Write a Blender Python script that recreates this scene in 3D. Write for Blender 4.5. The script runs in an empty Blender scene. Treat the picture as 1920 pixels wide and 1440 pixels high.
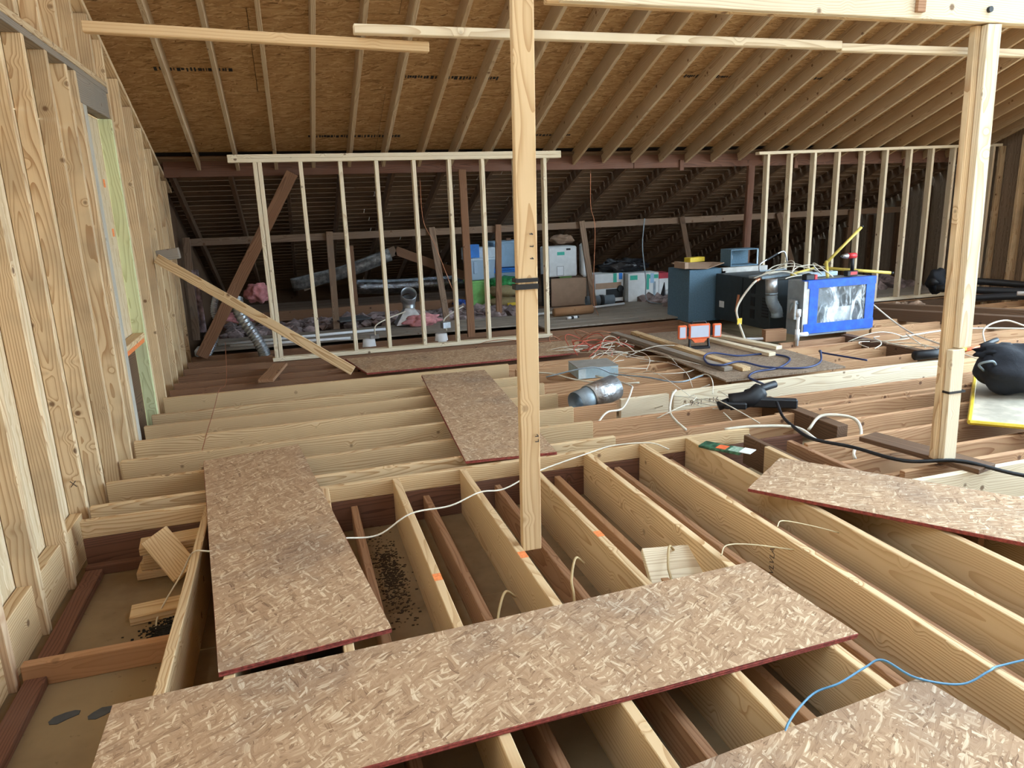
import bpy, bmesh, math, random
from mathutils import Vector, Matrix, noise as mnoise
random.seed(7)
C = bpy.context.scene.collection
S = bpy.context.scene
# ------------------------------------------------------------------ camera, sky, exposure
def cam_axes(yaw, pitch, roll):
    yaw, pitch, roll = map(math.radians, (yaw, pitch, roll))
    f = Vector((math.sin(yaw), math.cos(yaw), 0)); r = Vector((math.cos(yaw), -math.sin(yaw), 0)); u = Vector((0, 0, 1))
    f2 = math.cos(pitch)*f - math.sin(pitch)*u; u2 = math.cos(pitch)*u + math.sin(pitch)*f
    return math.cos(roll)*r + math.sin(roll)*u2, math.cos(roll)*u2 - math.sin(roll)*r, f2
cd = bpy.data.cameras.new('camera'); cam = bpy.data.objects.new('camera', cd); C.objects.link(cam)
r_, u_, f_ = cam_axes(16.77, 13.78, -2.053)
cam.matrix_world = Matrix(((r_.x, u_.x, -f_.x, 0), (r_.y, u_.y, -f_.y, 0), (r_.z, u_.z, -f_.z, 1.5), (0, 0, 0, 1)))
cd.sensor_width = 36; cd.lens = 36*1336/1920; cd.clip_start = .05; cd.clip_end = 200
S.camera = cam
w = bpy.data.worlds.new('overcast_sky'); S.world = w; w.use_nodes = True
wn = w.node_tree; wn.nodes.clear()
wo = wn.nodes.new('ShaderNodeOutputWorld'); bg = wn.nodes.new('ShaderNodeBackground')
tc = wn.nodes.new('ShaderNodeTexCoord'); sx = wn.nodes.new('ShaderNodeSeparateXYZ'); cr = wn.nodes.new('ShaderNodeValToRGB')
mr = wn.nodes.new('ShaderNodeMapRange'); mr.inputs[1].default_value = -1; mr.inputs[2].default_value = 1
cr.color_ramp.elements[0].position = .47; cr.color_ramp.elements[0].color = (.30, .29, .24, 1)
cr.color_ramp.elements[1].position = .52; cr.color_ramp.elements[1].color = (.65, .84, 1, 1)
wn.links.new(tc.outputs['Generated'], sx.inputs[0]); wn.links.new(sx.outputs[2], mr.inputs[0]); wn.links.new(mr.outputs[0], cr.inputs[0])
wn.links.new(cr.outputs[0], bg.inputs[0]); bg.inputs[1].default_value = 8.0; wn.links.new(bg.outputs[0], wo.inputs[0])
S.view_settings.view_transform = 'Standard'; S.view_settings.look = 'None'; S.view_settings.gamma = 1
S.view_settings.use_curve_mapping = False; S.view_settings.exposure = 1.0
try:
    S.cycles.diffuse_bounces = 6; S.cycles.max_bounces = 12
except Exception: pass

# ------------------------------------------------------------------ materials
class NT:
    def __init__(s, name):
        s.m = bpy.data.materials.new(name); s.m.use_nodes = True; s.t = s.m.node_tree; s.t.nodes.clear()
        s.out = s.n('ShaderNodeOutputMaterial'); s.b = s.n('ShaderNodeBsdfPrincipled'); s.l(s.b.outputs[0], s.out.inputs[0])
    def n(s, t, **k):
        x = s.t.nodes.new(t)
        for a, v in k.items(): setattr(x, a, v)
        return x
    def l(s, a, b): s.t.links.new(a, b)
    def put(s, inp, v):
        if hasattr(v, 'is_linked') or hasattr(v, 'links'): s.l(v, inp)
        else: inp.default_value = v
    def math(s, op, a, b=0., c=0.):
        x = s.n('ShaderNodeMath', operation=op)
        for i, v in enumerate((a, b, c)): s.put(x.inputs[i], v)
        return x.outputs[0]
    def vm(s, op, a, b):
        x = s.n('ShaderNodeVectorMath', operation=op)
        s.put(x.inputs[0], a); s.put(x.inputs[1], b)
        return x.outputs[0]
    def mix(s, f, a, b, bt='MIX'):
        x = s.n('ShaderNodeMix', data_type='RGBA', blend_type=bt)
        s.put(x.inputs[0], f); s.put(x.inputs[6], a if not isinstance(a, tuple) else (*a[:3], 1)); s.put(x.inputs[7], b if not isinstance(b, tuple) else (*b[:3], 1))
        return x.outputs[2]
    def noise(s, v, scale, detail=2., rough=.5, dist=0.):
        x = s.n('ShaderNodeTexNoise'); s.l(v, x.inputs['Vector']); x.inputs['Scale'].default_value = scale
        x.inputs['Detail'].default_value = detail; x.inputs['Roughness'].default_value = rough; x.inputs['Distortion'].default_value = dist
        return x.outputs[0]
    def ramp(s, v, *st):
        x = s.n('ShaderNodeValToRGB'); e = x.color_ramp.elements
        while len(e) < len(st): e.new(.5)
        for k, (p, c) in enumerate(st): e[k].position = p; e[k].color = (*c, 1) if isinstance(c, tuple) else (c, c, c, 1)
        s.put(x.inputs[0], v); return x.outputs[0]
    def smooth(s, v, a, b, ta=0., tb=1.):
        x = s.n('ShaderNodeMapRange', interpolation_type='SMOOTHSTEP')
        for i, q in enumerate((v, a, b, ta, tb)): s.put(x.inputs[i], q)
        return x.outputs[0]
    def bump(s, h, strength=.3, dist=.002):
        x = s.n('ShaderNodeBump'); x.inputs['Strength'].default_value = strength; x.inputs['Distance'].default_value = dist
        s.put(x.inputs['Height'], h); s.l(x.outputs[0], s.b.inputs['Normal'])
    def coords(s, rnd=True):
        t = s.n('ShaderNodeTexCoord'); v = t.outputs['Object']
        s.rand = s.n('ShaderNodeObjectInfo').outputs['Random']
        if rnd:
            c = s.n('ShaderNodeCombineXYZ')
            s.put(c.inputs[0], s.math('MULTIPLY', s.rand, 37.)); s.put(c.inputs[1], s.math('MULTIPLY', s.rand, 0.)); 
            v = s.vm('ADD', v, c.outputs[0])
        return v
    def set(s, **k):
        for a, v in k.items(): s.put(s.b.inputs[a.replace('_', ' ')], v if not isinstance(v, tuple) else (*v, 1) if len(v) == 3 else v)
        return s.m

def wood(name, light, dark, knot=(.12, .05, .02), stain=(.25, .2, .15), stain_amt=.25, ring=.013, tint=.22, warm=None, rough=.75):
    t = NT(name); p = t.coords()
    sp = t.n('ShaderNodeSeparateXYZ'); t.l(p, sp.inputs[0]); x, y, z = sp.outputs
    # knots
    vo = t.n('ShaderNodeTexVoronoi'); t.l(p, vo.inputs['Vector']); vo.inputs['Scale'].default_value = 6.5
    kd = vo.outputs['Distance']
    kbend = t.math('MULTIPLY', t.smooth(kd, .0, .32, 1., 0.), .022)
    st = t.n('ShaderNodeVectorMath', operation='MULTIPLY'); t.l(p, st.inputs[0]); st.inputs[1].default_value = (.75, 4.5, 4.5)
    n1 = t.math('MULTIPLY', t.math('SUBTRACT', t.noise(st.outputs[0], 1., 2.), .5), .15)
    ry = t.math('MULTIPLY', t.math('SUBTRACT', t.math('FRACT', t.math('MULTIPLY', t.rand, 91.7)), .5), .1)
    rz = t.math('ADD', t.math('MULTIPLY', t.math('SUBTRACT', t.math('FRACT', t.math('MULTIPLY', t.rand, 57.3)), .5), .22), .0)
    yy = t.math('ADD', t.math('ADD', y, .045), ry); zz = t.math('ADD', z, rz)
    rad = t.math('SQRT', t.math('ADD', t.math('MULTIPLY', yy, yy), t.math('MULTIPLY', zz, zz)))
    rad = t.math('ADD', t.math('ADD', rad, n1), kbend)
    wv = t.math('FRACT', t.math('DIVIDE', rad, ring))
    wv = t.math('POWER', wv, 2.6)
    st2 = t.n('ShaderNodeVectorMath', operation='MULTIPLY'); t.l(p, st2.inputs[0]); st2.inputs[1].default_value = (4., 160., 160.)
    fine = t.noise(st2.outputs[0], 1., 3.)
    g = t.math('ADD', t.math('MULTIPLY', wv, .8), t.math('MULTIPLY', t.math('SUBTRACT', fine, .35), .6))
    col = t.mix(t.smooth(g, .05, .9), light, dark)
    big = t.noise(p, 1.7, 4., .6)
    col = t.mix(t.math('MULTIPLY', t.smooth(big, .42, .75), stain_amt), col, stain)
    kn = t.smooth(kd, .06, .135, 1., 0.)
    kn = t.math('MULTIPLY', kn, t.smooth(vo.outputs['Color'], .25, .4))
    col = t.mix(t.math('MULTIPLY', kn, .85), col, knot)
    # each board has its own tone
    r2 = t.math('FRACT', t.math('MULTIPLY', t.rand, 13.37))
    col = t.mix(t.math('MULTIPLY', r2, tint), col, tuple(c*.45 for c in dark))
    if warm:
        r3 = t.math('FRACT', t.math('MULTIPLY', t.rand, 7.77))
        col = t.mix(t.math('MULTIPLY', t.smooth(r3, .62, .9), .55), col, warm)
    sc = t.math('MULTIPLY', g, 1.)
    t.bump(sc, .12, .002)
    return t.set(Base_Color=col, Roughness=rough, Specular_IOR_Level=.3)

PINE = wood('new_pine', (.77, .565, .325), (.46, .255, .105), stain=(.40, .30, .18), stain_amt=.3, warm=(.58, .40, .22))
PINEP = wood('pale_pine', (.80, .69, .50), (.58, .44, .28), stain=(.6, .5, .36), stain_amt=.35, tint=.1)
STUD = wood('stud_pine', (.78, .59, .36), (.48, .285, .14), stain=(.32, .24, .155), stain_amt=.6, warm=(.56, .37, .25), tint=.32)
GREYP = wood('grey_pale_pine', (.58, .54, .46), (.42, .38, .31), stain=(.3, .28, .24), stain_amt=.5)
GREENLIT = wood('green_light_pine', (.72, .74, .42), (.52, .52, .25), tint=.05, stain_amt=.15)  # green tint puts the greenish light on this stud into its colour
OLDL = wood('tan_old_pine', (.60, .36, .19), (.36, .165, .075), knot=(.10, .04, .02), stain=(.34, .18, .10), stain_amt=.4, tint=.2, ring=.016)
BROWNG = wood('brown_grey_old_wood', (.26, .165, .105), (.15, .09, .055), stain=(.2, .16, .13), stain_amt=.5, tint=.3)
OLDD = wood('dark_brown_pine', (.30, .155, .085), (.17, .08, .042), knot=(.05, .02, .01), stain=(.2, .11, .06), stain_amt=.4, tint=.2)
RAFT = wood('rafter_pine', (.54, .40, .25), (.36, .245, .14), stain=(.30, .20, .11), stain_amt=.3, warm=(.40, .25, .12))
OLD = wood('old_brown_pine', (.42, .235, .13), (.26, .125, .06), knot=(.06, .022, .01), stain=(.30, .15, .075), stain_amt=.4, tint=.3, warm=(.50, .27, .13))
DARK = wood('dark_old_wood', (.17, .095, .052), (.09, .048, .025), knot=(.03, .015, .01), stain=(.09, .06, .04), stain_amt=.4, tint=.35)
GREYW = wood('grey_weathered_wood', (.34, .28, .22), (.22, .17, .125), stain=(.2, .19, .17), stain_amt=.6)
REDW = wood('red_brown_ledger', (.19, .085, .05), (.10, .042, .025), stain=(.2, .12, .09), stain_amt=.5)
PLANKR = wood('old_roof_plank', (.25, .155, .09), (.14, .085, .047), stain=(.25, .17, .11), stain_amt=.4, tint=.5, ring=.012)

def osb(name, cols, bumpy=.25, scale=1., grey=None, angs=((10, 1.), (63, .8), (-47, 1.15), (128, .9), (31, .65), (-12, 1.2), (99, .85), (155, 1.), (74, .7), (-33, .95)), cut=.7):
    t = NT(name); p0 = t.coords(); nz = t.n('ShaderNodeTexNoise'); t.l(p0, nz.inputs['Vector']); nz.inputs['Scale'].default_value = 9; nz.inputs['Detail'].default_value = 1
    p = t.vm('ADD', p0, t.vm('MULTIPLY', t.vm('SUBTRACT', nz.outputs['Color'], (.5, .5, .5)), (.045, .045, 0.)))
    def layer(ang, k):
        seed = ang*.37+3
        mp = t.n('ShaderNodeMapping'); t.l(p, mp.inputs[0]); mp.inputs['Rotation'].default_value = (0, 0, math.radians(ang))
        mp.inputs['Location'].default_value = (seed, seed*1.7, 0)
        v = t.n('ShaderNodeTexVoronoi', voronoi_dimensions='2D'); t.l(t.vm('MULTIPLY', mp.outputs[0], (22*scale*k, 120*scale*k, 0.)), v.inputs['Vector']); v.inputs['Scale'].default_value = 1
        f = t.noise(t.vm('MULTIPLY', mp.outputs[0], (18., 380., 0.)), 1., 2.)
        sp = t.n('ShaderNodeSeparateXYZ'); t.l(v.outputs['Color'], sp.inputs[0])
        tone = t.math('ADD', t.math('MULTIPLY', sp.outputs[0], .55), t.math('MULTIPLY', f, .5))
        return tone, t.math('GREATER_THAN', sp.outputs[1], cut), t.smooth(v.outputs['Distance'], .45, .7, 1., 0.)
    val = None
    for ang, k in angs:
        tone, mask, ed = layer(ang, k)
        tone = t.math('MULTIPLY', tone, t.math('ADD', t.math('MULTIPLY', ed, .22), .78))
        if val is None: val = tone
        else:
            mx = t.n('ShaderNodeMix'); t.put(mx.inputs[0], mask); t.put(mx.inputs[2], val); t.put(mx.inputs[3], tone); val = mx.outputs[0]
    col = t.ramp(val, *cols)
    if grey:
        big = t.noise(p, 1.6, 5., .65)
        col = t.mix(t.math('MULTIPLY', t.smooth(big, .46, .7), grey[1]), col, grey[0], 'MULTIPLY')
    t.bump(val, bumpy, .004)
    return t.set(Base_Color=col, Roughness=.8, Specular_IOR_Level=.25)
OSBF = osb('osb_floor', ((.12, (.13, .07, .038)), (.30, (.38, .235, .135)), (.62, (.48, .315, .19)), (.72, (.60, .44, .28)), (.9, (.80, .65, .46))), grey=((.70, .74, .84), .8))
OSBR = osb('osb_roof', ((.14, (.09, .038, .014)), (.30, (.44, .255, .11)), (.62, (.54, .335, .155)), (.9, (.72, .50, .28))), bumpy=.1, scale=.6, angs=((8, 1.), (75, .9), (-20, 1.1), (15, .8), (-8, 1.), (28, .9), (3, .7)))
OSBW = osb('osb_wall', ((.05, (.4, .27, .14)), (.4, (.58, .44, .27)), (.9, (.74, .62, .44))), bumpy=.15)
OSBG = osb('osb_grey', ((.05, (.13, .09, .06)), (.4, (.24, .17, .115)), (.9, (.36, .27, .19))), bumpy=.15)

def flat(name, col, rough=.6, metal=0., var=.12, scale=12., bump=0., spec=.4, bscale=None):
    t = NT(name); p = t.coords()
    n = t.noise(p, scale, 4., .6)
    c = t.mix(t.smooth(n, .35, .75), tuple(x*(1-var) for x in col), tuple(min(1, x*(1+var)) for x in col))
    if bump: t.bump(t.noise(p, bscale or scale*3, 4., .6), bump, .01)
    return t.set(Base_Color=c, Roughness=rough, Metallic=metal, Specular_IOR_Level=spec)
DRYW = None
def dryback():
    t = NT('dusty_drywall_back'); p = t.coords()
    a = t.noise(p, 1.3, 5., .6); b = t.noise(p, 26., 4., .7)
    c = t.mix(t.smooth(a, .35, .7), (.30, .215, .12), (.185, .12, .065))
    c = t.mix(t.math('MULTIPLY', t.smooth(b, .62, .75), .5), c, (.10, .065, .035))
    c = t.mix(t.math('MULTIPLY', t.smooth(b, .3, .22), .6), c, (.42, .33, .22))
    return t.set(Base_Color=c, Roughness=.9, Specular_IOR_Level=.1)
DRYW = dryback()
RED = flat('red_edge_paint', (.28, .055, .04), .8, var=.35, scale=60)
FOIL = flat('foil', (.62, .64, .66), .34, .9, var=.3, bump=1., bscale=26)
GALV = flat('galvanised_steel', (.55, .58, .6), .38, .9, var=.2)
GALVD = flat('dull_grey_sheet_metal', (.30, .36, .40), .5, .4, var=.15)
DUCTB = flat('blue_grey_duct_board', (.105, .185, .25), .75, var=.12, scale=60)
FOAM = flat('pale_duct_insulation', (.60, .58, .54), .9, var=.15)
FURN = flat('dark_green_grey_enamel', (.035, .045, .05), .45, var=.1)
FURNG = flat('grey_enamel', (.26, .29, .31), .45, var=.1)
BLACK = flat('black_plastic', (.012, .013, .016), .5)
BLACKC = flat('black_nylon_cloth', (.010, .012, .018), .8, bump=.5, bscale=22)
BLUET = flat('blue_painter_tape', (.008, .10, .62), .55, var=.25, bump=.3, scale=9)
WHITEP = flat('white_plastic', (.82, .84, .86), .4, var=.04)
WIREW = flat('white_cable_sheath', (.72, .66, .54), .5, var=.08)
WIREB = flat('blue_cable_sheath', (.10, .26, .42), .5, var=.08)
HOSEB = flat('dark_blue_hose', (.025, .04, .12), .45)
WIRER = flat('red_cable_sheath', (.55, .10, .06), .5)
YELL = flat('yellow_pipe_coating', (.70, .55, .12), .5)
YELLB = flat('yellow_paint', (.80, .58, .05), .5)
CARD = flat('brown_cardboard', (.42, .28, .19), .85, var=.06)
CARDW = flat('white_cardboard', (.74, .76, .76), .8, var=.05)
BINB = flat('light_blue_plastic', (.33, .52, .72), .45, var=.05)
BINC = NT('clear_blue_plastic'); BINC = BINC.set(Base_Color=(.55, .72, .88), Roughness=.25, Alpha=.62)
BINL = flat('blue_lid_plastic', (.03, .22, .70), .4)
BINLW = flat('pale_blue_white_lid', (.62, .74, .84), .45)
GREEN = flat('lime_green_plastic', (.25, .60, .17), .45)
GREENB = flat('green_plastic_bag', (.03, .32, .08), .45, var=.5, scale=20, bump=.5)
BURL = flat('burlap', (.34, .27, .14), .95, var=.15, scale=90)
TEALT = flat('green_tape', (.05, .45, .33), .6)
ORANGE = flat('orange_plastic', (.80, .16, .055), .45)
LENS = flat('frosted_lamp_lens', (.50, .52, .60), .3, var=.02)
INSP = flat('pink_grey_insulation', (.31, .235, .225), .95, var=.5, scale=7, bump=.8)
INSPK = flat('pink_insulation', (.62, .26, .27), .95, var=.3, scale=9, bump=.7)
CLOTH = flat('floral_cloth', (.62, .52, .58), .9, var=.5, scale=14)
CLOTHB = flat('white_blue_sheet', (.66, .74, .84), .85, var=.12)
DEBRIS = flat('black_debris', (.012, .011, .010), .95)
REDTOOL = flat('red_tool_plastic', (.55, .03, .035), .4)
COPPER = flat('copper', (.55, .22, .12), .4, .8)
PVC = flat('grey_pvc', (.16, .20, .24), .45)
PAINTO = flat('orange_spray_paint', (.90, .26, .08), .8, var=.2, scale=70)
FELT = flat('dark_felt_sheet', (.075, .08, .085), .9)
TAPEG = flat('black_tape', (.01, .01, .012), .5)
BRIGHTBOX = flat('box_print_green', (.05, .14, .08), .4, var=.6, scale=30)
SEAL_R = flat('leak_seal', (.05, .045, .04), .9)
def film():
    t = NT('clear_plastic_film'); p = t.coords(False)
    s2 = t.vm('MULTIPLY', p, (9., 1., 4.)); n = t.noise(s2, 1.2, 5., .6, 1.5)
    t.bump(n, 1., .03)
    t.set(Base_Color=(.75, .82, .86), Roughness=.12, Specular_IOR_Level=.8)
    tr = t.n('ShaderNodeBsdfTransparent'); mx = t.n('ShaderNodeMixShader')
    t.l(t.smooth(n, .42, .68, .12, .8), mx.inputs[0]); t.l(tr.outputs[0], mx.inputs[1]); t.l(t.b.outputs[0], mx.inputs[2]); t.l(mx.outputs[0], t.out.inputs[0])
    return t.m
FILM = film()

# ------------------------------------------------------------------ object helpers
ROOTM = {}
def tag(o, label=None, cat=None, group=None, kind=None):
    if label: o['label'] = label
    if cat: o['category'] = cat
    if group: o['group'] = group
    if kind: o['kind'] = kind
    return o
def thing(name, label, cat, loc=(0, 0, 0), rz=0., group=None):
    o = bpy.data.objects.new(name, None); C.objects.link(o); o.empty_display_size = .1
    o.location = loc; o.rotation_euler = (0, 0, rz); ROOTM[o.name] = Matrix.Translation(loc) @ Matrix.Rotation(rz, 4, 'Z')
    return tag(o, label, cat, group)
def struct(name):
    o = bpy.data.objects.new(name, None); C.objects.link(o); o['kind'] = 'structure'; ROOTM[o.name] = Matrix(); return o
def fin(bm, name, mats, smooth=False):
    me = bpy.data.meshes.new(name)
    bmesh.ops.recalc_face_normals(bm, faces=bm.faces)
    bm.to_mesh(me); bm.free()
    for m in (mats if isinstance(mats, (list, tuple)) else [mats]): me.materials.append(m)
    if smooth:
        for p in me.polygons: p.use_smooth = True
    return me
def part(root, name, bm, mats, smooth=False, label=None, kind=None):
    """mesh written in the local frame of its root"""
    o = bpy.data.objects.new(name, fin(bm, name, mats, smooth)); C.objects.link(o); o.parent = root
    if label: o['label'] = label
    if kind: o['kind'] = kind
    return o
def solo(name, bm, mats, label, cat, loc=(0, 0, 0), rz=0., group=None, kind=None, smooth=False):
    o = bpy.data.objects.new(name, fin(bm, name, mats, smooth)); C.objects.link(o); o.location = loc; o.rotation_euler = (0, 0, rz)
    return tag(o, label, cat, group, kind)
def bx(bm, x0, x1, y0, y1, z0, z1, mi=0, bev=0.):
    vs = [bm.verts.new(p) for p in ((x0, y0, z0), (x1, y0, z0), (x1, y1, z0), (x0, y1, z0), (x0, y0, z1), (x1, y0, z1), (x1, y1, z1), (x0, y1, z1))]
    fs = [bm.faces.new([vs[i] for i in q]) for q in ((3, 2, 1, 0), (4, 5, 6, 7), (0, 1, 5, 4), (1, 2, 6, 5), (2, 3, 7, 6), (3, 0, 4, 7))]
    for f in fs: f.material_index = mi
    if bev:
        bmesh.ops.bevel(bm, geom=list({e for f in fs for e in f.edges}), offset=bev, segments=1, affect='EDGES', profile=.5)
    return bm
def BX(*a, **k): return bx(bmesh.new(), *a, **k)
def catmull(pts, n=6):
    P = [Vector(p) for p in pts]; out = []
    for i in range(len(P)-1):
        a = P[i-1] if i else P[0]*2-P[1]; b = P[i]; c = P[i+1]; d = P[i+2] if i+2 < len(P) else P[-1]*2-P[-2]
        for k in range(n):
            t = k/n
            out.append(.5*((2*b)+(c-a)*t+(2*a-5*b+4*c-d)*t*t+(3*b-a-3*c+d)*t**3))
    return out+[P[-1]]
def tube(bm, pts, r, seg=6, smooth=0, caps=True, radii=None, mi=0):
    P = catmull(pts, smooth) if smooth else [Vector(p) for p in pts]
    rings = []; prev = None
    for i, p in enumerate(P):
        d = (P[min(i+1, len(P)-1)]-P[max(i-1, 0)]).normalized()
        if prev is None:
            ref = Vector((0, 0, 1)) if abs(d.z) < .9 else Vector((1, 0, 0)); u = d.cross(ref).normalized()
        else: u = (prev-d*prev.dot(d)).normalized()
        prev = u; v = d.cross(u)
        rr = radii(i/(len(P)-1)) if radii else r
        rings.append([bm.verts.new(p+(u*math.cos(2*math.pi*k/seg)+v*math.sin(2*math.pi*k/seg))*rr) for k in range(seg)])
    for a, b in zip(rings, rings[1:]):
        for k in range(seg):
            f = bm.faces.new((a[k], a[(k+1) % seg], b[(k+1) % seg], b[k])); f.material_index = mi
    if caps:
        for q in (rings[0], rings[-1]):
            f = bm.faces.new(q); f.material_index = mi
    return bm
def TB(*a, **k): return tube(bmesh.new(), *a, **k)
def shell(bm, p0, p1, r, th, seg=20, mi=0):
    """open pipe with wall thickness"""
    p0, p1 = Vector(p0), Vector(p1); d = (p1-p0).normalized(); ref = Vector((0, 0, 1)) if abs(d.z) < .9 else Vector((1, 0, 0)); u = d.cross(ref).normalized(); v = d.cross(u)
    def ring(p, rr): return [bm.verts.new(p+(u*math.cos(2*math.pi*k/seg)+v*math.sin(2*math.pi*k/seg))*rr) for k in range(seg)]
    R = [ring(p0, r), ring(p1, r), ring(p1, r-th), ring(p0, r-th)]
    for a, b in zip(R, R[1:]+R[:1]):
        for k in range(seg): bm.faces.new((a[k], a[(k+1) % seg], b[(k+1) % seg], b[k])).material_index = mi
    return bm
def blob(bm, c, r, sub=2, amp=.25, fr=3., seed=0., mi=0):
    g = bmesh.ops.create_icosphere(bm, subdivisions=sub, radius=1.)
    c = Vector(c)
    for v in g['verts']:
        q = v.co.normalized(); k = 1+amp*mnoise.noise(q*fr+Vector((seed, seed*1.3, 7)))*2
        v.co = c+Vector((q.x*r[0]*k, q.y*r[1]*k, q.z*r[2]*k))
    for v in g['verts']:
        for f in v.link_faces: f.material_index = mi
    return bm
_bc = {}
def board_mesh(L, w, h, mat):
    k = (round(L, 3), round(w, 3), round(h, 3), mat.name)
    if k not in _bc: _bc[k] = fin(BX(-L/2, L/2, -w/2, w/2, -h/2, h/2, bev=min(.003, w*.15, h*.15)), 'board', mat)
    return _bc[k]
def board(root, name, p0, p1, w, h, mat, up=(0, 0, 1), anchor=0., label=None):
    """straight lumber from p0 to p1: w across, h along up; anchor 1: points lie on the top face, -1: bottom face"""
    p0, p1 = Vector(p0), Vector(p1); d = p1-p0; L = d.length; x = d.normalized(); up = Vector(up)
    z = (up-x*up.dot(x)).normalized(); y = z.cross(x)
    c = (p0+p1)/2-z*(h/2*anchor)
    M = Matrix(((x.x, y.x, z.x, c.x), (x.y, y.y, z.y, c.y), (x.z, y.z, z.z, c.z), (0, 0, 0, 1)))
    o = bpy.data.objects.new(name, board_mesh(L, w, h, mat)); C.objects.link(o)
    if root is not None:
        o.parent = root; o.matrix_parent_inverse = ROOTM[root.name].inverted()
    o.matrix_basis = M
    if label: o['label'] = label
    return o
def panel(name, corners, th, mats, label, z, cat='board'):
    """flat sheet from four world corners (xy) lying at height z; red painted edges"""
    P = [Vector((*c, 0)) for c in corners]; c = sum(P, Vector())/4; d = (P[1]-P[0]); a = math.atan2(d.y, d.x)
    R = Matrix.Rotation(-a, 3, 'Z'); bm = bmesh.new()
    lo = [bm.verts.new(R @ (p-c)) for p in P]; hi = [bm.verts.new(R @ (p-c)+Vector((0, 0, th))) for p in P]
    bm.faces.new(lo[::-1]); bm.faces.new(hi)
    for i in range(4):
        f = bm.faces.new((lo[i], lo[(i+1) % 4], hi[(i+1) % 4], hi[i])); f.material_index = 1
    # slightly frayed outline
    bmesh.ops.subdivide_edges(bm, edges=bm.edges[:], cuts=5, use_grid_fill=True)
    for v in bm.verts:
        if v.is_boundary or any(f.material_index == 1 for f in v.link_faces):
            v.co.x += random.uniform(-.002, .002); v.co.y += random.uniform(-.002, .002)
    return solo(name, bm, mats, label, cat, (c.x, c.y, z), a)

# ------------------------------------------------------------------ floor framing
FZ = -.285
floor = struct('floor')
def slab(root, name, x0, x1, y0, y1, z0, z1, mat):
    return board(root, name, ((x0), (y0+y1)/2, (z0+z1)/2), (x1, (y0+y1)/2, (z0+z1)/2), y1-y0, z1-z0, mat)
for x0, x1 in ((-1.36, 1.06), (1.06, 3.5), (3.5, 5.95), (5.95, 8.4), (8.4, 10.5)):
    for y0, y1 in ((-1.2, 1.2), (1.2, 2.985), (2.985, 4.02), (4.02, 6.4), (6.4, 8.8), (8.8, 11.2), (11.2, 13.9)):
        slab(floor, 'drywall_sheet', x0+.002, x1-.002, y0+.002, y1-.002, FZ-.013, FZ, DRYW)
def jx(x0, x1, y, z=0., h=.235, mat=PINE, w=.038, name='joist'):   # joist along x
    return board(floor, name, (x0, y, z), (x1, y, z), w, h, mat, anchor=1)
def jy(x, y0, y1, z=0., h=.285, mat=PINE, w=.038, name='joist'):
    return board(floor, name, (x, y0, z), (x, y1, z), w, h, mat, anchor=1)
for x in (-.34, .06, .46, .86, 1.26, 1.66, 2.05, 2.385): jy(x, -.6, 3.945)
jy(-.555, -.6, 3.93)
jy(2.74, -.2, 3.6); jy(3.13, -.2, 2.7)
for x in (.21, .63, 1.07, 1.46, 1.87, 2.25, 2.58): jy(x, -.6, 3.94, -.13, .155, OLD)
jy(-.12, -.6, 3.94, -.13, .155, OLD)
# header: new board on an old beam
jx(-1.18, 2.86, 3.967, 0., .095, PINE, name='header_board'); jx(-1.18, 3.3, 3.967, -.097, .188, REDW, name='header_beam')
jx(-1.18, -.58, 2.965, -.185, .10, OLD, w=.045, name='blocking'); jx(-1.18, -.58, 3.915, -.235, .05, REDW, w=.05, name='blocking')
jy(-1.135, .5, 3.88, -.245, .04, REDW, w=.08, name='sole_plate')
for y, x1 in ((4.165, 1.96), (4.54, 1.96), (4.95, 1.975), (5.38, 2.01), (5.77, 2.03), (6.1, 2.1), (6.68, 1.98)): jx(-1.18, x1, y)
for y, x0, x1 in ((4.21, 1.2, 3.42), (4.585, 1.2, 3.46), (4.995, 1.2, 2.36), (5.425, 1.2, 3.5), (5.815, 1.2, 3.44), (6.145, 1.2, 3.7), (6.5, 2.0, 3.9), (6.725, 1.2, 3.3)):
    jx(x0, x1, y, -.025, .19, OLDL)
for y in (7.02, 7.30, 7.62): jx(-1.18, 3.35, y, -.012, .19, OLDD)
for y in (8.0, 8.36, 8.70): jx(-1.18, 5.1, y, -.012, .19, OLDD)
for y in (7.06, 7.34, 7.66): jx(3.1, 4.86, y, -.03, .17, OLD)
# splices that carry on to the right
for y, x0, x1 in ((4.255, 3.3, 6.4), (4.64, 3.3, 6.3), (5.46, 3.3, 5.86), (5.86, 3.3, 5.86), (6.2, 3.5, 5.86), (6.55, 3.7, 4.9)):
    jx(x0, x1, y, -.03, .19, OLDL)
for y, x0, x1 in ((4.36, 3.55, 6.4), (3.94, 3.55, 6.0), (3.62, 3.05, 5.4)): jx(x0, x1, y, -.03, .19, OLDL)
jx(2.9, 5.2, 3.3, -.05, .19, OLDL); jx(3.02, 4.9, 3.08, -.07, .17, OLDL)
jx(3.03, 3.98, 2.83, -.0, .22, PINEP); jx(3.3, 4.8, 2.45, -.0, .22, PINEP); jx(3.2, 5.2, 3.0, -.02, .2, OLDL)
jy(2.97, 2.3, 3.68, -.015, .19, OLD); jy(3.46, 3.76, 4.6, .0, .15, DARK, w=.09)
jy(2.80, 3.1, 3.9, -.02, .2, DARK)
# long pale beam
jx(2.40, 2.83, 5.0, 0., .20, PINEP); jx(2.87, 5.82, 5.0, .012, .20, PINEP); jx(5.86, 7.6, 4.97, .0, .2, PINE)
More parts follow.
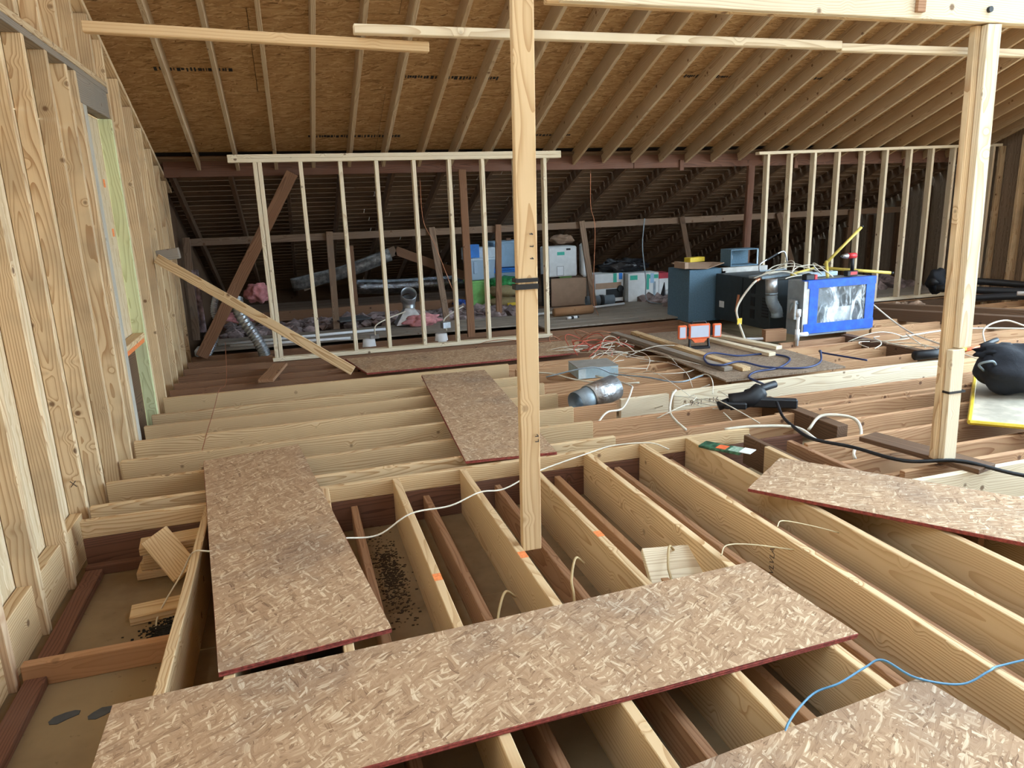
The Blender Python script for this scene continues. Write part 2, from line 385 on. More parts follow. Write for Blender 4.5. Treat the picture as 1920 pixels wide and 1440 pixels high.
# joists right of the long opening
jy(5.9, 5.08, 6.5, .0, .19, DARK, w=.09); jy(4.86, 6.55, 8.3, -.02, .19, OLD)
for y in (5.2, 5.55, 5.95, 6.35): jx(5.98, 9.8, y, -.02, .19, OLDL)
for y in (6.75, 7.15, 7.55): jx(6.5, 10.1, y, -.02, .19, OLDL)
jx(5.0, 6.5, 6.45, -.02, .18, OLD)
jx(6.6, 10.0, 8.28, -.0, .19, OLD)
for y, x0, x1, z in ((8.16, 6.5, 10.0, .0), ): jx(x0, x1, y, z, .1, DARK, w=.09)
board(floor, 'beam', (6.9, 7.85, .09), (8.6, 5.2, .09), .14, .14, DARK, anchor=1)
board(floor, 'beam', (7.1, 8.0, .12), (9.0, 5.4, .12), .1, .14, DARK, anchor=1)
# grey deck boards in the eaves
for k in range(7):
    slab(floor, 'deck_plank', 3.0+.01*k, 6.1, 8.42+.25*k, 8.42+.25*k+.235, .0, .022, GREYW)
for k in range(5):
    slab(floor, 'deck_plank', -1.1, 2.9+.02*k, 8.86+.17*k, 8.86+.17*k+.155, .0, .022, GREYW)
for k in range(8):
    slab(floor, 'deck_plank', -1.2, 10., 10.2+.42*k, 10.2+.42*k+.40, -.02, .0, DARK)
for k in range(6):
    slab(floor, 'deck_plank', 6.15, 10.1, 8.66+.25*k, 8.66+.25*k+.235, .0, .022, GREYW)

# ------------------------------------------------------------------ roof
SL = .39; TH = math.atan(SL)
def zr(y): return 2.03+SL*(8.74-y)           # underside of the new rafters
ceiling = struct('ceiling')
nrm = Vector((0, math.sin(TH), math.cos(TH)))   # roof normal, up
ROOF0 = 0.1
for i, x in enumerate([-.83+.4*k for k in range(28)]):
    y1 = 8.76+random.uniform(-.03, .03); xo = random.uniform(-.012, .012)
    board(ceiling, 'rafter', (x+xo, y1, zr(y1)), (x+xo, ROOF0, zr(ROOF0)), .038, .165, RAFT, up=nrm, anchor=-1)
hs = .165/math.cos(TH)
PRINTS = ((-.95, -.32, 7.25), (.33, .8, 8.4), (.82, 1.32, 8.4), (1.2, 2.15, 7.3), (2.85, 3.35, 8.4), (2.4, 2.6, 6.1), (2.95, 3.35, 6.1), (4.2, 4.9, 7.2), (5.6, 6.4, 7.2))
OPENX = 3.0   # right of here the roof near the viewer is not sheathed yet
rows = []; y = 8.72
while y > ROOF0+.2:
    rows.append((y, max(ROOF0, y-1.22*math.cos(TH)))); y -= 1.22*math.cos(TH)
for r, (ya, yb) in enumerate(rows):
    x = -1.36-(1.2 if r % 2 else 0)
    while x < 10.3:
        a, b = max(x, -1.36), min(x+2.44, OPENX if ya < 3.2 else 10.4); ym = (ya-.002+yb+.002)/2
        if b-a < .05: x += 2.44; continue
        L = (ya-yb)/math.cos(TH)-.005
        zc = zr((ya+yb)/2)+hs
        board(ceiling, 'sheathing_panel', (a+.002, (ya+yb)/2, zc), (b-.002, (ya+yb)/2, zc), L, .012, OSBR, up=nrm, anchor=-1)
        x += 2.44
# outer skin added against sky leaks, and the rear slope behind the viewer
for x0, x1, ya, yb in ((-1.4, OPENX, 8.9, ROOF0), (OPENX, 10.5, 8.9, 3.15)):
    zc = zr((ya+yb)/2)+hs+.016; board(ceiling, 'leak_seal', (x0, (ya+yb)/2, zc), (x1, (ya+yb)/2, zc), (ya-yb)/math.cos(TH), .01, SEAL_R, up=nrm, anchor=-1)
nb = Vector((0, -math.sin(TH), math.cos(TH)))
for k in range(5):  # unseen dark slope added to block sky and cut bounce
    board(ceiling, 'sheathing_panel', (-1.36+2.36*k, -2.0, zr(0)+hs-SL*2.0), (-1.36+2.36*k+2.35, -2.0, zr(0)+hs-SL*2.0), 4.1/math.cos(TH), .012, DARK, up=nb, anchor=-1)
board(ceiling, 'leak_board', (-1.36, 8.84, 2.16), (10.4, 8.84, 2.16), .02, .16, REDW, anchor=0)  # board added to block sky light at the ledger gap
# ink bands printed along the sheet edges
rp = random.Random(5)
for x0, x1, yy in PRINTS:
    bm = bmesh.new(); x = x0
    while x < x1:
        l = rp.uniform(.008, .035); bx(bm, x, x+l, -.02-rp.uniform(0, .012), .02+rp.uniform(-.01, .01), -.002, 0); x += l+rp.uniform(.004, .02)
    me = fin(bm, 'print_band', BLACK); o = bpy.data.objects.new('print_band', me); C.objects.link(o); o.parent = ceiling
    o.location = (0, yy, zr(yy)+hs-.0005); o.rotation_euler = (-TH, 0, 0)
# ledger where the new rafters land
board(ceiling, 'ledger', (-1.2, 8.80, 1.96), (4.4, 8.80, 1.96), .05, .17, REDW, anchor=-1)
board(ceiling, 'ledger', (4.41, 8.80, 1.96), (10.2, 8.80, 1.96), .05, .17, REDW, anchor=-1)
for x in (5.1, 6.9, 8.8): board(ceiling, 'cleat', (x, 8.765, 1.92), (x, 8.765, 2.06), .06, .03, REDW, up=(0, 1, 0))
# old roof beyond
def zo(y): return 2.10-.385*(y-8.84)
TO = math.atan(.385); n2 = Vector((0, math.sin(TO), math.cos(TO)))
for k in range(19):
    x = -1.15+.61*k
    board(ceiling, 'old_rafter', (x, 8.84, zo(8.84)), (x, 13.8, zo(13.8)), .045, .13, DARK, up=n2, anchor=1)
yy = 8.70; k = 0
while yy < 13.75:
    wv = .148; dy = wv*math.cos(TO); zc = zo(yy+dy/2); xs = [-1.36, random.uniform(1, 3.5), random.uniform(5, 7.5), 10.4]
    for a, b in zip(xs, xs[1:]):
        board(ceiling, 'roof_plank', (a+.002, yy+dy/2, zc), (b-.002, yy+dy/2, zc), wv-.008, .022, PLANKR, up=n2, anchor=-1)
    yy += dy
board(ceiling, 'eave_beam', (-1.1, 11.0, .02), (3.4, 11.0, .02), .09, .14, OLDD, anchor=-1)
slab(ceiling, 'eave_board', -1.36, 10.4, 13.72, 13.76, -.3, .3, DARK)
# brace and struts of the old roof
board(ceiling, 'purlin_brace', (-1.2, 9.8, 1.235), (4.06, 9.8, 1.24), .04, .09, BROWNG); board(ceiling, 'purlin_brace', (4.07, 9.8, 1.24), (9.9, 9.8, 1.27), .04, .09, BROWNG)
for x0, x1, m in ((-1.19, -1.23, BROWNG), (.53, .51, BROWNG), (1.88, 2.02, BROWNG), (2.82, 2.78, OLDD), (4.07, 4.26, BROWNG), (5.69, 5.98, DARK), (7.4, 7.9, DARK), (8.8, 8.75, DARK)):
    board(ceiling, 'strut', (x1, 9.75, .02), (x0, 9.75, 1.3), .085, .036, m, up=(0, 1, 0))
for x in (.9, 3.4): board(ceiling, 'strut', (x, 11.2, .0), (x, 11.2, 1.05), .085, .04, OLDD, up=(0, 1, 0))
board(ceiling, 'strut', (6.06, 8.66, 0.), (6.10, 8.66, 1.96), .10, .05, REDW, up=(0, 1, 0))
board(ceiling, 'strut', (-1.06, 8.6, .0), (.13, 8.7, 1.98), .13, .04, OLDD, up=(0, 1, 0))
board(ceiling, 'strut', (2.03, 8.38, .0), (2.09, 8.7, 1.98), .09, .04, OLDD, up=(0, 1, 0))
# boards of the old valley over the dark corner
board(ceiling, 'valley_board', (.15, 11.5, .45), (1.62, 11.5, .93), .03, .15, BROWNG); board(ceiling, 'valley_board', (1.62, 11.5, .93), (2.75, 11.5, .45), .03, .14, OLDD)

wb = struct('back_light_blocker')  # unseen dark wall added to cut light and bounce from behind
for k in range(10): board(wb, 'sheathing_panel', (-1.34+1.22*k, -4.1, 1.8), (-1.34+1.22*k+1.216, -4.1, 1.8), .012, 4.2, DARK)
# ------------------------------------------------------------------ left gable wall
wl = struct('wall_left'); XI, XO = -1.2, -1.29; xm = (XI+XO)/2
def stud(y, z0, z1, root=wl, mat=STUD, name='stud', w=.045):
    return board(root, name, (xm, y, z0), (xm, y, z1), XI-XO, w, mat, up=(0, 1, 0))
def rake(y): return zr(y)-.05
for y in (1.75, 2.15, 2.55, 2.95, 3.37, 3.79, 4.2, 4.57, 4.965, 5.365): stud(y, FZ, 2.47)
stud(5.57, FZ, 2.47)
for y in (5.617, 5.664, 5.711): stud(y, FZ, 2.28, mat=GREYP if y > 5.63 else STUD)
stud(6.47, FZ, 2.28, mat=GREENLIT); stud(6.53, FZ, rake(6.5)-.0)
for y in (6.965, 7.38, 7.73, 8.12, 8.47, 8.82): stud(y, FZ, rake(y)-.02)
for y in (4.55, 4.96, 5.345, 5.75, 6.19): stud(y, 2.555, rake(y)-.02)
for y in (.55, .95, 1.35, 1.75, 2.15, 2.55, 2.95, 3.35, 3.75, 4.15): stud(y, 2.555, rake(y)-.02)
board(wl, 'top_plate', (xm, 1.5, 2.47), (xm, 6.505, 2.47), .09, .04, GREYW, anchor=-1)
board(wl, 'top_plate', (xm, 1.5, 2.513), (xm, 6.505, 2.513), .09, .04, STUD, anchor=-1)
board(wl, 'rake_plate', (xm, 9.2, zr(9.2)), (xm, .3, zr(.3)), .09, .04, STUD, up=nrm, anchor=1)
board(wl, 'window_header', (-1.236, 5.595, 2.281), (-1.236, 6.447, 2.28), .07, .19, GREYW, anchor=-1)
board(wl, 'window_sill', (-1.245, 5.74, .62), (-1.245, 6.447, .62), .085, .04, PINE, anchor=1)
board(wl, 'window_sill', (-1.248, 5.74, .58), (-1.248, 6.447, .58), .075, .04, PAINTO, anchor=1, label='orange painted rough sill board')
for a, b in ((2.0, 2.128), (2.175, 2.525), (2.575, 2.925), (2.975, 3.345), (3.395, 3.765), (3.815, 4.175)):
    board(wl, 'blocking', (-1.257, a, -.03), (-1.257, b, -.03), .06, .25, PINE, anchor=1)
# sheathing outside the studs, with the window left open
def wpan(root, y0, y1, z0, z1, mat=OSBW, x=-1.298):
    return board(root, 'sheathing_panel', (x, y0+.002, (z0+z1)/2), (x, y1-.002, (z0+z1)/2), .012, z1-z0-.004, mat)
for y0, y1 in ((-4., -1.24), (-1.24, 1.2), (1.2, 2.42), (2.42, 3.64), (3.64, 4.86), (4.86, 5.74)):
    wpan(wl, y0, y1, -.3, 2.1); wpan(wl, y0, y1, 2.1, zr(y1)+.05 if y0 > 0 else 3.9)
wpan(wl, 5.74, 6.45, -.3, .54, DARK); wpan(wl, 5.74, 6.45, .54, 2.28); wpan(wl, 5.74, 6.45, 2.28, 3.35)  # dark panel below the sill stands in for a shaded gap
wpan(wl, 6.45, 7.5, -.3, 2.1); wpan(wl, 6.45, 7.5, 2.1, 3.1); wpan(wl, 7.5, 8.7, -.3, 2.75)
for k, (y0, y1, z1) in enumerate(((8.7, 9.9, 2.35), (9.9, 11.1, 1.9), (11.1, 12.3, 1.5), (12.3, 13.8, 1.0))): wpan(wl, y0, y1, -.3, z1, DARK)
for y, z in ((6.33, 1.80), (6.36, 1.43)): board(wl, 'paint_mark', (-1.2915, y-.03, z), (-1.2915, y+.03, z), .001, .06, PAINTO)
# right gable wall far end
wr = struct('wall_right')
for k in range(10):
    y = 13.3-.61*k
    if y < 7.6: break
    z1 = (zo(y)-.15) if y > 8.8 else zr(y)
    board(wr, 'stud', (10.25, y, -.28), (10.25, y, z1), .10, .045, DARK if y > 8.6 else STUD, up=(0, 1, 0))
for y in (8.05, 7.62): board(wr, 'stud', (10.25, y, -.28), (10.25, y, zr(y)-.02), .14, .045, STUD, up=(0, 1, 0))
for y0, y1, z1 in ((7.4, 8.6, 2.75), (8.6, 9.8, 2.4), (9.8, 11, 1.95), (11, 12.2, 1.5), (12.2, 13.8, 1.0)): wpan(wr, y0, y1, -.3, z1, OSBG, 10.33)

for y0, y1 in ((6.05, 7.4),): wpan(wr, y0, y1, -.3, zr(y1)+.1, OSBG, 10.33)  # unseen panel added to keep light out of the right eave
for y in (3.4, 3.8, 4.2, 4.6, 5., 5.4, 5.8, 6.2, 6.6, 7., 7.3): board(wr, 'stud', (10.25, y, -.28), (10.25, y, zr(y)-.02), .14, .045, STUD, up=(0, 1, 0))
# ------------------------------------------------------------------ knee walls, posts, beam
k1 = thing('stud_wall', 'pale pine knee wall of nine studs behind the long floor board, left of the two', 'wall frame', (-.3, 8.0, 0), group='knee wall frames')
board(k1, 'bottom_plate', (-.28, 8.0, -.01), (2.93, 8.0, -.01), .089, .042, PINEP, anchor=-1)
board(k1, 'top_plate', (-.49, 8.0, 2.05), (3.08, 8.0, 2.05), .089, .038, PINEP, anchor=-1); board(k1, 'top_plate', (-.49, 8.0, 2.089), (3.08, 8.0, 2.089), .089, .038, PINEP, anchor=-1)
for x in (-.235, -.19, .21, .61, .985, 1.385, 1.775, 2.15, 2.53, 2.88): board(k1, 'stud', (x, 8.0, .032), (x, 8.0, 2.05), .089, .04, PINEP, up=(1, 0, 0))
k2 = thing('stud_wall', 'pale pine knee wall behind the taped furnace, right of the two', 'wall frame', (6., 8.42, 0), group='knee wall frames')
board(k2, 'bottom_plate', (6.1, 8.42, .0), (10.1, 8.42, .0), .089, .042, PINEP, anchor=-1)
board(k2, 'top_plate', (6.02, 8.42, 2.08), (8.3, 8.42, 2.12), .089, .038, PINEP, anchor=-1); board(k2, 'top_plate', (8.3, 8.42, 2.12), (10.2, 8.42, 2.15), .089, .038, PINEP, anchor=-1)
for x in (6.17, 6.53, 6.91, 7.3, 7.71, 8.11, 8.53, 8.92, 9.32, 10.05): board(k2, 'stud', (x, 8.42, .042), (x, 8.42, 2.08+.018*(x-6)), .089, .04, PINEP, up=(1, 0, 0))
for x in (9.58, 9.66): board(k2, 'stud', (x, 8.42, .042), (x, 8.42, 2.14), .089, .04, RAFT, up=(1, 0, 0))

p1 = thing('post', 'tall pale wooden post in the middle with black tape band and bent nails', 'post', (.94, 2.88, -.02))
board(p1, 'timber', (.932, 2.88, -.03), (.972, 2.88, 3.1), .038, .089, PINE, up=(1, 0, 0))
bm = BX(-.048, .052, -.027, .027, 1.19, 1.212); bx(bm, -.048, .052, -.0275, .0275, 1.220, 1.236); part(p1, 'tape_band', bm, TAPEG)
for k, z in enumerate((1.32, 1.37, 1.42, .52, .545)):
    part(p1, 'nail', TB([(.03+.006*(k % 2), -.018, z), (.03, -.035, z-.004), (.015, -.038, z-.002)], .0022, 5), BLACK)
p2 = thing('post', 'two-ply wooden post on the right under the roof beam, strapped near its foot', 'post', (3.47, 2.97, .0))
board(p2, 'front_ply', (3.475, 2.95, .68), (3.425, 2.95, 2.30), .038, .089, PINEP, up=(1, 0, 0))
board(p2, 'back_ply', (3.435, 2.99, .032), (3.395, 2.99, 2.30), .038, .089, STUD, up=(1, 0, 0))
board(p2, 'foot_ply', (3.46, 2.95, .032), (3.435, 2.95, .672), .038, .089, PINEP, up=(1, 0, 0))
part(p2, 'strap', BX(-.075, .04, -.045, .045, .425, .437), TAPEG)
b1 = thing('beam', 'pale double roof beam at the upper right resting on the right post', 'beam', (3., 2.97, 2.3))
board(b1, 'front_ply', (1.15, 2.95, 2.305), (5.2, 2.95, 2.305), .04, .24, PINEP, anchor=-1); board(b1, 'back_ply', (1.1, 2.992, 2.305), (5.2, 2.992, 2.305), .04, .24, PINE, anchor=-1)
part(b1, 'cleat', BX(-.08, -.035, -.06, -.041, .03, .24), OLD, label='short brown cleat')
part(b1, 'bolt', TB([(.37, -.04, .06), (.37, -.055, .06)], .014, 10), BLACK)
o = board(None, 'pole', (-.62, 3.10, 2.185), (.63, 3.10, 2.15), .038, .038, PINE); tag(o, 'tan horizontal pole under the rafters on the left, lapped at its right end', 'pole')
o = board(None, 'pole', (.33, 3.06, 2.20), (2.62, 3.06, 2.205), .04, .035, PINEP); tag(o, 'pale horizontal pole behind the middle post at ceiling height', 'pole')
o = board(None, 'pole', (2.625, 3.07, 2.198), (4.6, 3.07, 2.203), .04, .035, PINEP); tag(o, 'pale horizontal pole behind the right post under the roof beam', 'pole')
o = board(None, 'brace', (-1.17, 7.36, 1.17), (.47, 6.80, .055), .036, .09, PINE, up=(0, .2, 1)); tag(o, 'diagonal yellow brace board from the left wall down to the joists', 'brace')
o = board(None, 'block', (-1.17, 7.42, 1.19), (-.98, 7.42, 1.21), .1, .10, GREYW); tag(o, 'short grey block nailed on the left wall at the top of the diagonal brace', 'block')

# ------------------------------------------------------------------ loose OSB sheets
FB = [OSBF, RED]
panel('osb_board', ((-.37, 2.31), (.22, 2.37), (-.07, 4.77), (-.65, 4.66)), .018, FB, 'OSB strip lying lengthwise at the left, from the front sheet to the far joists', .004)
panel('osb_board', ((-.67, 1.70), (1.76, 1.765), (1.73, 2.335), (-.68, 2.255)), .018, FB, 'long OSB strip lying across the joists in the front centre', .002)
panel('osb_board', ((.90, 4.02), (1.47, 3.96), (1.67, 6.43), (1.07, 6.48)), .018, FB, 'OSB strip behind the middle post, lying across the pale cross joists', .002)
panel('osb_board', ((2.18, 3.0), (3.62, 1.08), (4.08, 1.42), (2.63, 3.33)), .018, FB, 'OSB strip lying askew on the right-hand joists', .012)
panel('osb_board', ((-.6, .70), (1.84, .91), (1.77, 1.51), (-.62, 1.28)), .018, FB, 'pale OSB sheet corner at the bottom right, beside the blue cable', .002)
panel('osb_board', ((.60, 6.80), (2.80, 6.80), (3.08, 7.50), (.46, 7.62)), .016, FB, 'long dull OSB board in front of the left knee wall', .004)
panel('osb_board', ((3.45, 5.12), (4.69, 5.12), (4.78, 7.45), (3.55, 7.5)), .016, [OSBG, OSBG], 'grey OSB sheet under the work light and loose planks', .002)
o = board(None, 'plank', (3.66, 5.40, .020), (3.56, 7.58, .020), .09, .036, GREYW, anchor=-1); tag(o, 'weathered grey plank, leftmost on the grey OSB sheet', 'plank')
o = board(None, 'plank', (3.80, 5.33, .020), (3.79, 7.52, .020), .085, .036, PINE, anchor=-1); tag(o, 'tan plank beside the weathered grey plank, left of the work light', 'plank')
o = board(None, 'plank', (4.40, 5.77, .020), (4.30, 6.86, .020), .085, .036, PINEP, anchor=-1); tag(o, 'short pale plank just right of the work light', 'plank')
o = board(None, 'plank', (4.66, 6.01, .020), (4.50, 6.95, .020), .085, .036, PINEP, anchor=-1); tag(o, 'short pale plank nearest the furnace on the grey OSB sheet', 'plank')
o = board(None, 'plank', (3.40, 3.48, .0), (3.56, 2.78, .0), .17, .03, DARK, anchor=-1); tag(o, 'dark flat plank under the foot of the right post', 'plank')
o = board(None, 'plank', (-.33, 6.9, .002), (-.2, 7.66, .002), .14, .03, OLD, anchor=-1); tag(o, 'short brown board lying across the far left joists', 'plank')

# ------------------------------------------------------------------ offcuts and debris on the left
def block(p, L, w, h, rz, label, mat=PINE, tilt=0.):
    o = bpy.data.objects.new('wood_block', board_mesh(L, w, h, mat)); C.objects.link(o)
    o.location = p; o.rotation_euler = (tilt, 0, rz); return tag(o, label, 'block', 'offcut blocks on the left')
block((-.765, 3.82, FZ+.0225), .30, .14, .042, .04, 'offcut block at the bottom of the left stack, on the drywall')
block((-.755, 3.83, FZ+.0665), .27, .14, .042, -.03, 'offcut block second from the bottom of the left stack')
block((-.75, 3.82, FZ+.1105), .25, .14, .042, .06, 'offcut block third in the left stack, pushed to the right')
block((-.745, 3.83, FZ+.1545), .29, .14, .042, .10, 'offcut block on top of the left stack, end grain to the left')
o = board(None, 'wood_block', (-.80, 3.745, FZ+.235), (-.655, 3.60, FZ+.07), .14, .04, PINE, up=(-.1, -.62, .78)); tag(o, 'offcut block leaning on the front of the left stack', 'block', 'offcut blocks on the left')
block((-.735, 3.37, FZ+.021), .27, .13, .04, .10, 'single offcut block lying in front of the left stack')
block((1.535, 2.62, FZ+.16), .26, .235, .04, -.2, 'pale offcut board propped between the middle joists', PINEP, tilt=.5)
bm = bmesh.new(); rnd = random.Random(3)
for k in range(1500):
    a, r = rnd.uniform(0, 6.3), abs(rnd.gauss(0, .055)); x, y = r*math.cos(a), 1.4*r*math.sin(a); s = rnd.uniform(.0015, .006)
    bx(bm, x-s, x+s, y-s*.6, y+s*.6, 0, s*rnd.uniform(.6, 1.5))
solo('debris_pile', bm, DEBRIS, 'heap of black crumbs on the drywall under the front left joist', 'debris', (-.70, 3.17, FZ), kind='stuff')
bm = bmesh.new()
for k in range(900):
    x, y = rnd.gauss(0, .035), rnd.gauss(0, .2); s = rnd.uniform(.0015, .007)
    bx(bm, x-s, x+s, y-s*.6, y+s*.6, 0, s*.5)
solo('debris_pile', bm, flat('leaf_litter', (.05, .03, .015), .95), 'scatter of dark litter in the bay right of the left OSB strip', 'debris', (.33, 3.35, FZ), kind='stuff')
for x, y, s, l in ((-.98, 2.70, .10, 'black scrap of felt by the left wall at the bottom'), (-.85, 2.68, .09, 'black scrap of felt beside the front OSB strip')):
    bm = bmesh.new(); n = 9
    vs = [bm.verts.new((s*(.5+.12*rnd.random())*math.cos(6.283*k/n), s*.35*(.6+.4*rnd.random())*math.sin(6.283*k/n), 0)) for k in range(n)]; f = bm.faces.new(vs)
    g = bmesh.ops.extrude_face_region(bm, geom=[f]); bmesh.ops.translate(bm, vec=(0, 0, .003), verts=[v for v in g['geom'] if isinstance(v, bmesh.types.BMVert)])
    solo('felt_scrap', bm, FELT, l, 'scrap', (x, y, FZ), .4)

# ------------------------------------------------------------------ HVAC group
pl = thing('duct_plenum', 'blue-grey duct box with pale insulation edge behind the furnace', 'duct box', (5.45, 8.15, 0))
bm = BX(-.56, -.08, 0, .55, -.02, .66, bev=.006); part(pl, 'body', bm, DUCTB)
part(pl, 'insulation_edge', BX(-.08, -.04, -.02, .03, -.02, .62), FOAM); part(pl, 'insulation_edge', BX(-.08, .60, -.02, .05, .55, .66), FOAM)
part(pl, 'back_box', BX(-.06, .58, .06, .54, -.02, .54), DUCTB)
cf = thing('cardboard_sheet', 'torn brown cardboard lying on the blue-grey duct box', 'cardboard', (5.12, 8.3, .66))
bm = bmesh.new(); V = [(-.26, -.17, .02), (.0, -.2, .006), (.3, -.12, .06), (.34, .2, .05), (.0, .24, .06), (-.3, .2, .07)]
a = [bm.verts.new(v) for v in V]; b = [bm.verts.new((v[0], v[1], v[2]+.006)) for v in V]; bm.faces.new(a); bm.faces.new(b)
for i in range(6): bm.faces.new((a[i], a[(i+1) % 6], b[(i+1) % 6], b[i]))
part(cf, 'sheet', bm, CARD)
part(cf, 'flap', BX(-.31, -.26, -.17, .1, .02, .10), CARD)
o = solo('yellow_carton', BX(-.13, .13, -.06, .06, 0, .06, bev=.004), YELLB, 'flat yellow carton behind the cardboard on the duct box', 'carton', (5.22, 8.58, .725), .2)
sb = thing('duct_box', 'small open blue-grey metal box with a round collar inside, on the plenum', 'duct box', (5.74, 8.32, .665))
bm = BX(-.21, -.195, -.12, .12, 0, .22); bx(bm, -.195, .21, -.12, .12, .205, .22); bx(bm, -.195, .21, -.12, .12, 0, .014); bx(bm, -.195, .21, .105, .12, .014, .205); part(sb, 'shell', bm, DUCTB)
part(sb, 'collar', shell(bmesh.new(), (-.194, 0, .11), (-.15, 0, .11), .07, .006), GALV, True)
bm = BX(.19, .21, -.12, -.105, .014, .205); part(sb, 'lip', bm, GALVD)
fu = thing('furnace', 'dark furnace lying on its side with blue tape and plastic film over its open front', 'furnace', (5.3, 6.5, 0), .02)
part(fu, 'cabinet', BX(-.02, .96, .50, 1.6, .02, .60, bev=.006), FURN)
part(fu, 'seam', BX(-.024, -.018, 1.02, 1.04, .03, .59), BLACK)
for k in range(7): part(fu, 'louvre', BX(-.026, -.02, .53, .64, .16+.035*k, .18+.035*k), BLACK)
for k in range(3): part(fu, 'louvre', BX(-.026, -.02, .78, .86, .12+.15*k, .23+.15*k), BLACK)
part(fu, 'label_plate', BX(-.024, -.019, 1.40, 1.5, .18, .26), CARDW)
# front box: an open shell whose mouth faces the camera
bm = BX(.02, .04, .0, .26, .02, .625); bx(bm, .96, .98, .0, .26, .02, .625); bx(bm, .04, .96, .0, .26, .605, .625); bx(bm, .04, .96, .0, .26, .02, .04); bx(bm, .04, .96, .24, .26, .04, .605)
part(fu, 'front_box', bm, FURNG)
bm = BX(.10, .25, .07, .22, .04, .5); bx(bm, .45, .9, .1, .22, .1, .3); part(fu, 'coil', bm, GALV)
part(fu, 'edge_strip', BX(.016, .10, -.006, .0, .02, .625), FOAM)
for q in ((.09, .205, .07, .62), (.865, .985, .04, .62)): part(fu, 'tape_strip', BX(q[0], q[1], -.012, -.007, q[2], q[3]), BLUET)
for q in ((.06, .99, .545, .63), (.03, .99, .045, .155)): part(fu, 'tape_strip', BX(q[0], q[1], -.016, -.0125, q[2], q[3]), BLUET)
part(fu, 'tape_strip', BX(.03, .99, -.014, .06, .6255, .629), BLUET)
bm = bmesh.new(); N = 26; G = []
for i in range(N+1):
    row = []
    for j in range(N+1):
        x, z = .18+.71*i/N, .13+.43*j/N
        row.append(bm.verts.new((x, -.002+.018*mnoise.noise(Vector((x*9, 1.3, z*4)))*min(1, i/4, (N-i)/4, j/4, (N-j)/4), z)))
    G.append(row)
for i in range(N):
    for j in range(N): bm.faces.new((G[i][j], G[i+1][j], G[i+1][j+1], G[i][j+1]))
part(fu, 'plastic_film', bm, FILM, True)
part(fu, 'manifold', TB([(-.01, .06, .40), (-.03, .1, .36), (-.02, .14, .26)], .03, 10, 4), GALVD, True)
part(fu, 'gas_valve', BX(-.05, .0, .05, .17, .20, .42, bev=.008), GALV)
fl = thing('flue_elbow', 'galvanised flue elbow between the furnace cabinet and its taped front box', 'flue pipe', (5.2, 6.74, .0))
part(fl, 'upper_pipe', shell(bmesh.new(), (-.04, .1, .46), (-.05, .1, .64), .065, .003), GALV, True)
part(fl, 'elbow', TB([(-.04, .1, .48), (-.035, .1, .40), (.0, .1, .33), (.04, .1, .27), (.05, .1, .20)], .065, 16, 4, radii=lambda t: .066+.003*math.cos(t*44)), GALVD, True)
gl = thing('gas_line', 'grey flexible gas line rising in front of the dark furnace cabinet', 'pipe', (5.0, 7.0, 0))
part(gl, 'hose', TB([(-.3, -.35, .02), (-.27, -.2, .16), (-.22, -.06, .30), (-.1, .02, .42), (.08, .1, .55), (.2, .16, .60)], .013, 8, 6), WIREW, True)
part(gl, 'warning_tag', BX(-.30, -.24, -.20, -.197, .16, .23), YELLB); part(gl, 'fitting', TB([(.17, .15, .585), (.26, .19, .61)], .022, 8), COPPER)
solo('copper_pipe', TB([(5.02, 7.3, .22), (5.05, 7.3, .42)], .016, 8), COPPER, 'short copper pipe stub standing before the dark furnace cabinet', 'pipe')
pv = thing('pvc_pipe', 'white plastic drain pipe with a tee at the left foot of the taped furnace front', 'pipe', (5.2, 6.42, 0))
part(pv, 'riser', TB([(.0, 0, -.06), (.0, 0, .30)], .018, 10), WHITEP, True); part(pv, 'cap', TB([(.0, 0, .26), (.0, 0, .34)], .028, 10), WHITEP, True)
part(pv, 'tee', TB([(.0, 0, .06), (.13, 0, .06)], .024, 10), WHITEP, True); part(pv, 'tee_sleeve', TB([(.0, 0, .0), (.0, 0, .12)], .025, 10), WHITEP, True)
o = solo('pvc_pipe', TB([(4.55, 6.9, -.02), (4.95, 6.62, .01)], .016, 8), WHITEP, 'thin white pipe lying at the edge of the furnace opening', 'pipe')
o = board(None, 'wood_block', (4.92, 6.62, -.02), (5.16, 6.58, -.02), .09, .13, OLD, anchor=-1); tag(o, 'brown block of wood beside the white drain pipe', 'block')
# things lying on the furnace
solo('metal_sheet', BX(-.45, .38, -.10, .10, 0, .03, bev=.004), GALVD, 'long grey sheet metal strip lying on top of the furnace', 'metal strip', (5.66, 7.35, .602), .25)
solo('metal_sheet', BX(-.2, .2, -.05, .05, 0, .05, bev=.004), flat('pale_blue_metal', (.45, .58, .68), .5), 'pale blue metal strip on the right of the furnace top', 'metal strip', (6.0, 7.05, .602), .05)
yp = [((5.50, 6.95, .655), (6.05, 7.25, .675), 'yellow gas pipe lying flat on the furnace among the wires'), ((6.12, 7.15, .72), (6.62, 7.15, 1.14), 'yellow gas pipe slanting up against the knee wall'), ((5.72, 6.62, .64), (5.80, 6.75, .80), 'short yellow gas pipe stub behind the red battery'), ((6.0, 6.95, .70), (6.6, 6.62, .635), 'yellow gas pipe along the right edge of the furnace top')]
for a, b, l in yp:
    t = thing('gas_pipe', l, 'pipe', a); d = Vector(b)-Vector(a)
    part(t, 'tube', TB([(0, 0, 0), d], .018, 10), YELL, True); part(t, 'end_thread', TB([d, d*1.04], .016, 10), BLACK, True)
hs_ = thing('hacksaw', 'hacksaw with grey frame standing among wires on the furnace', 'saw', (5.62, 7.45, .64), .1)
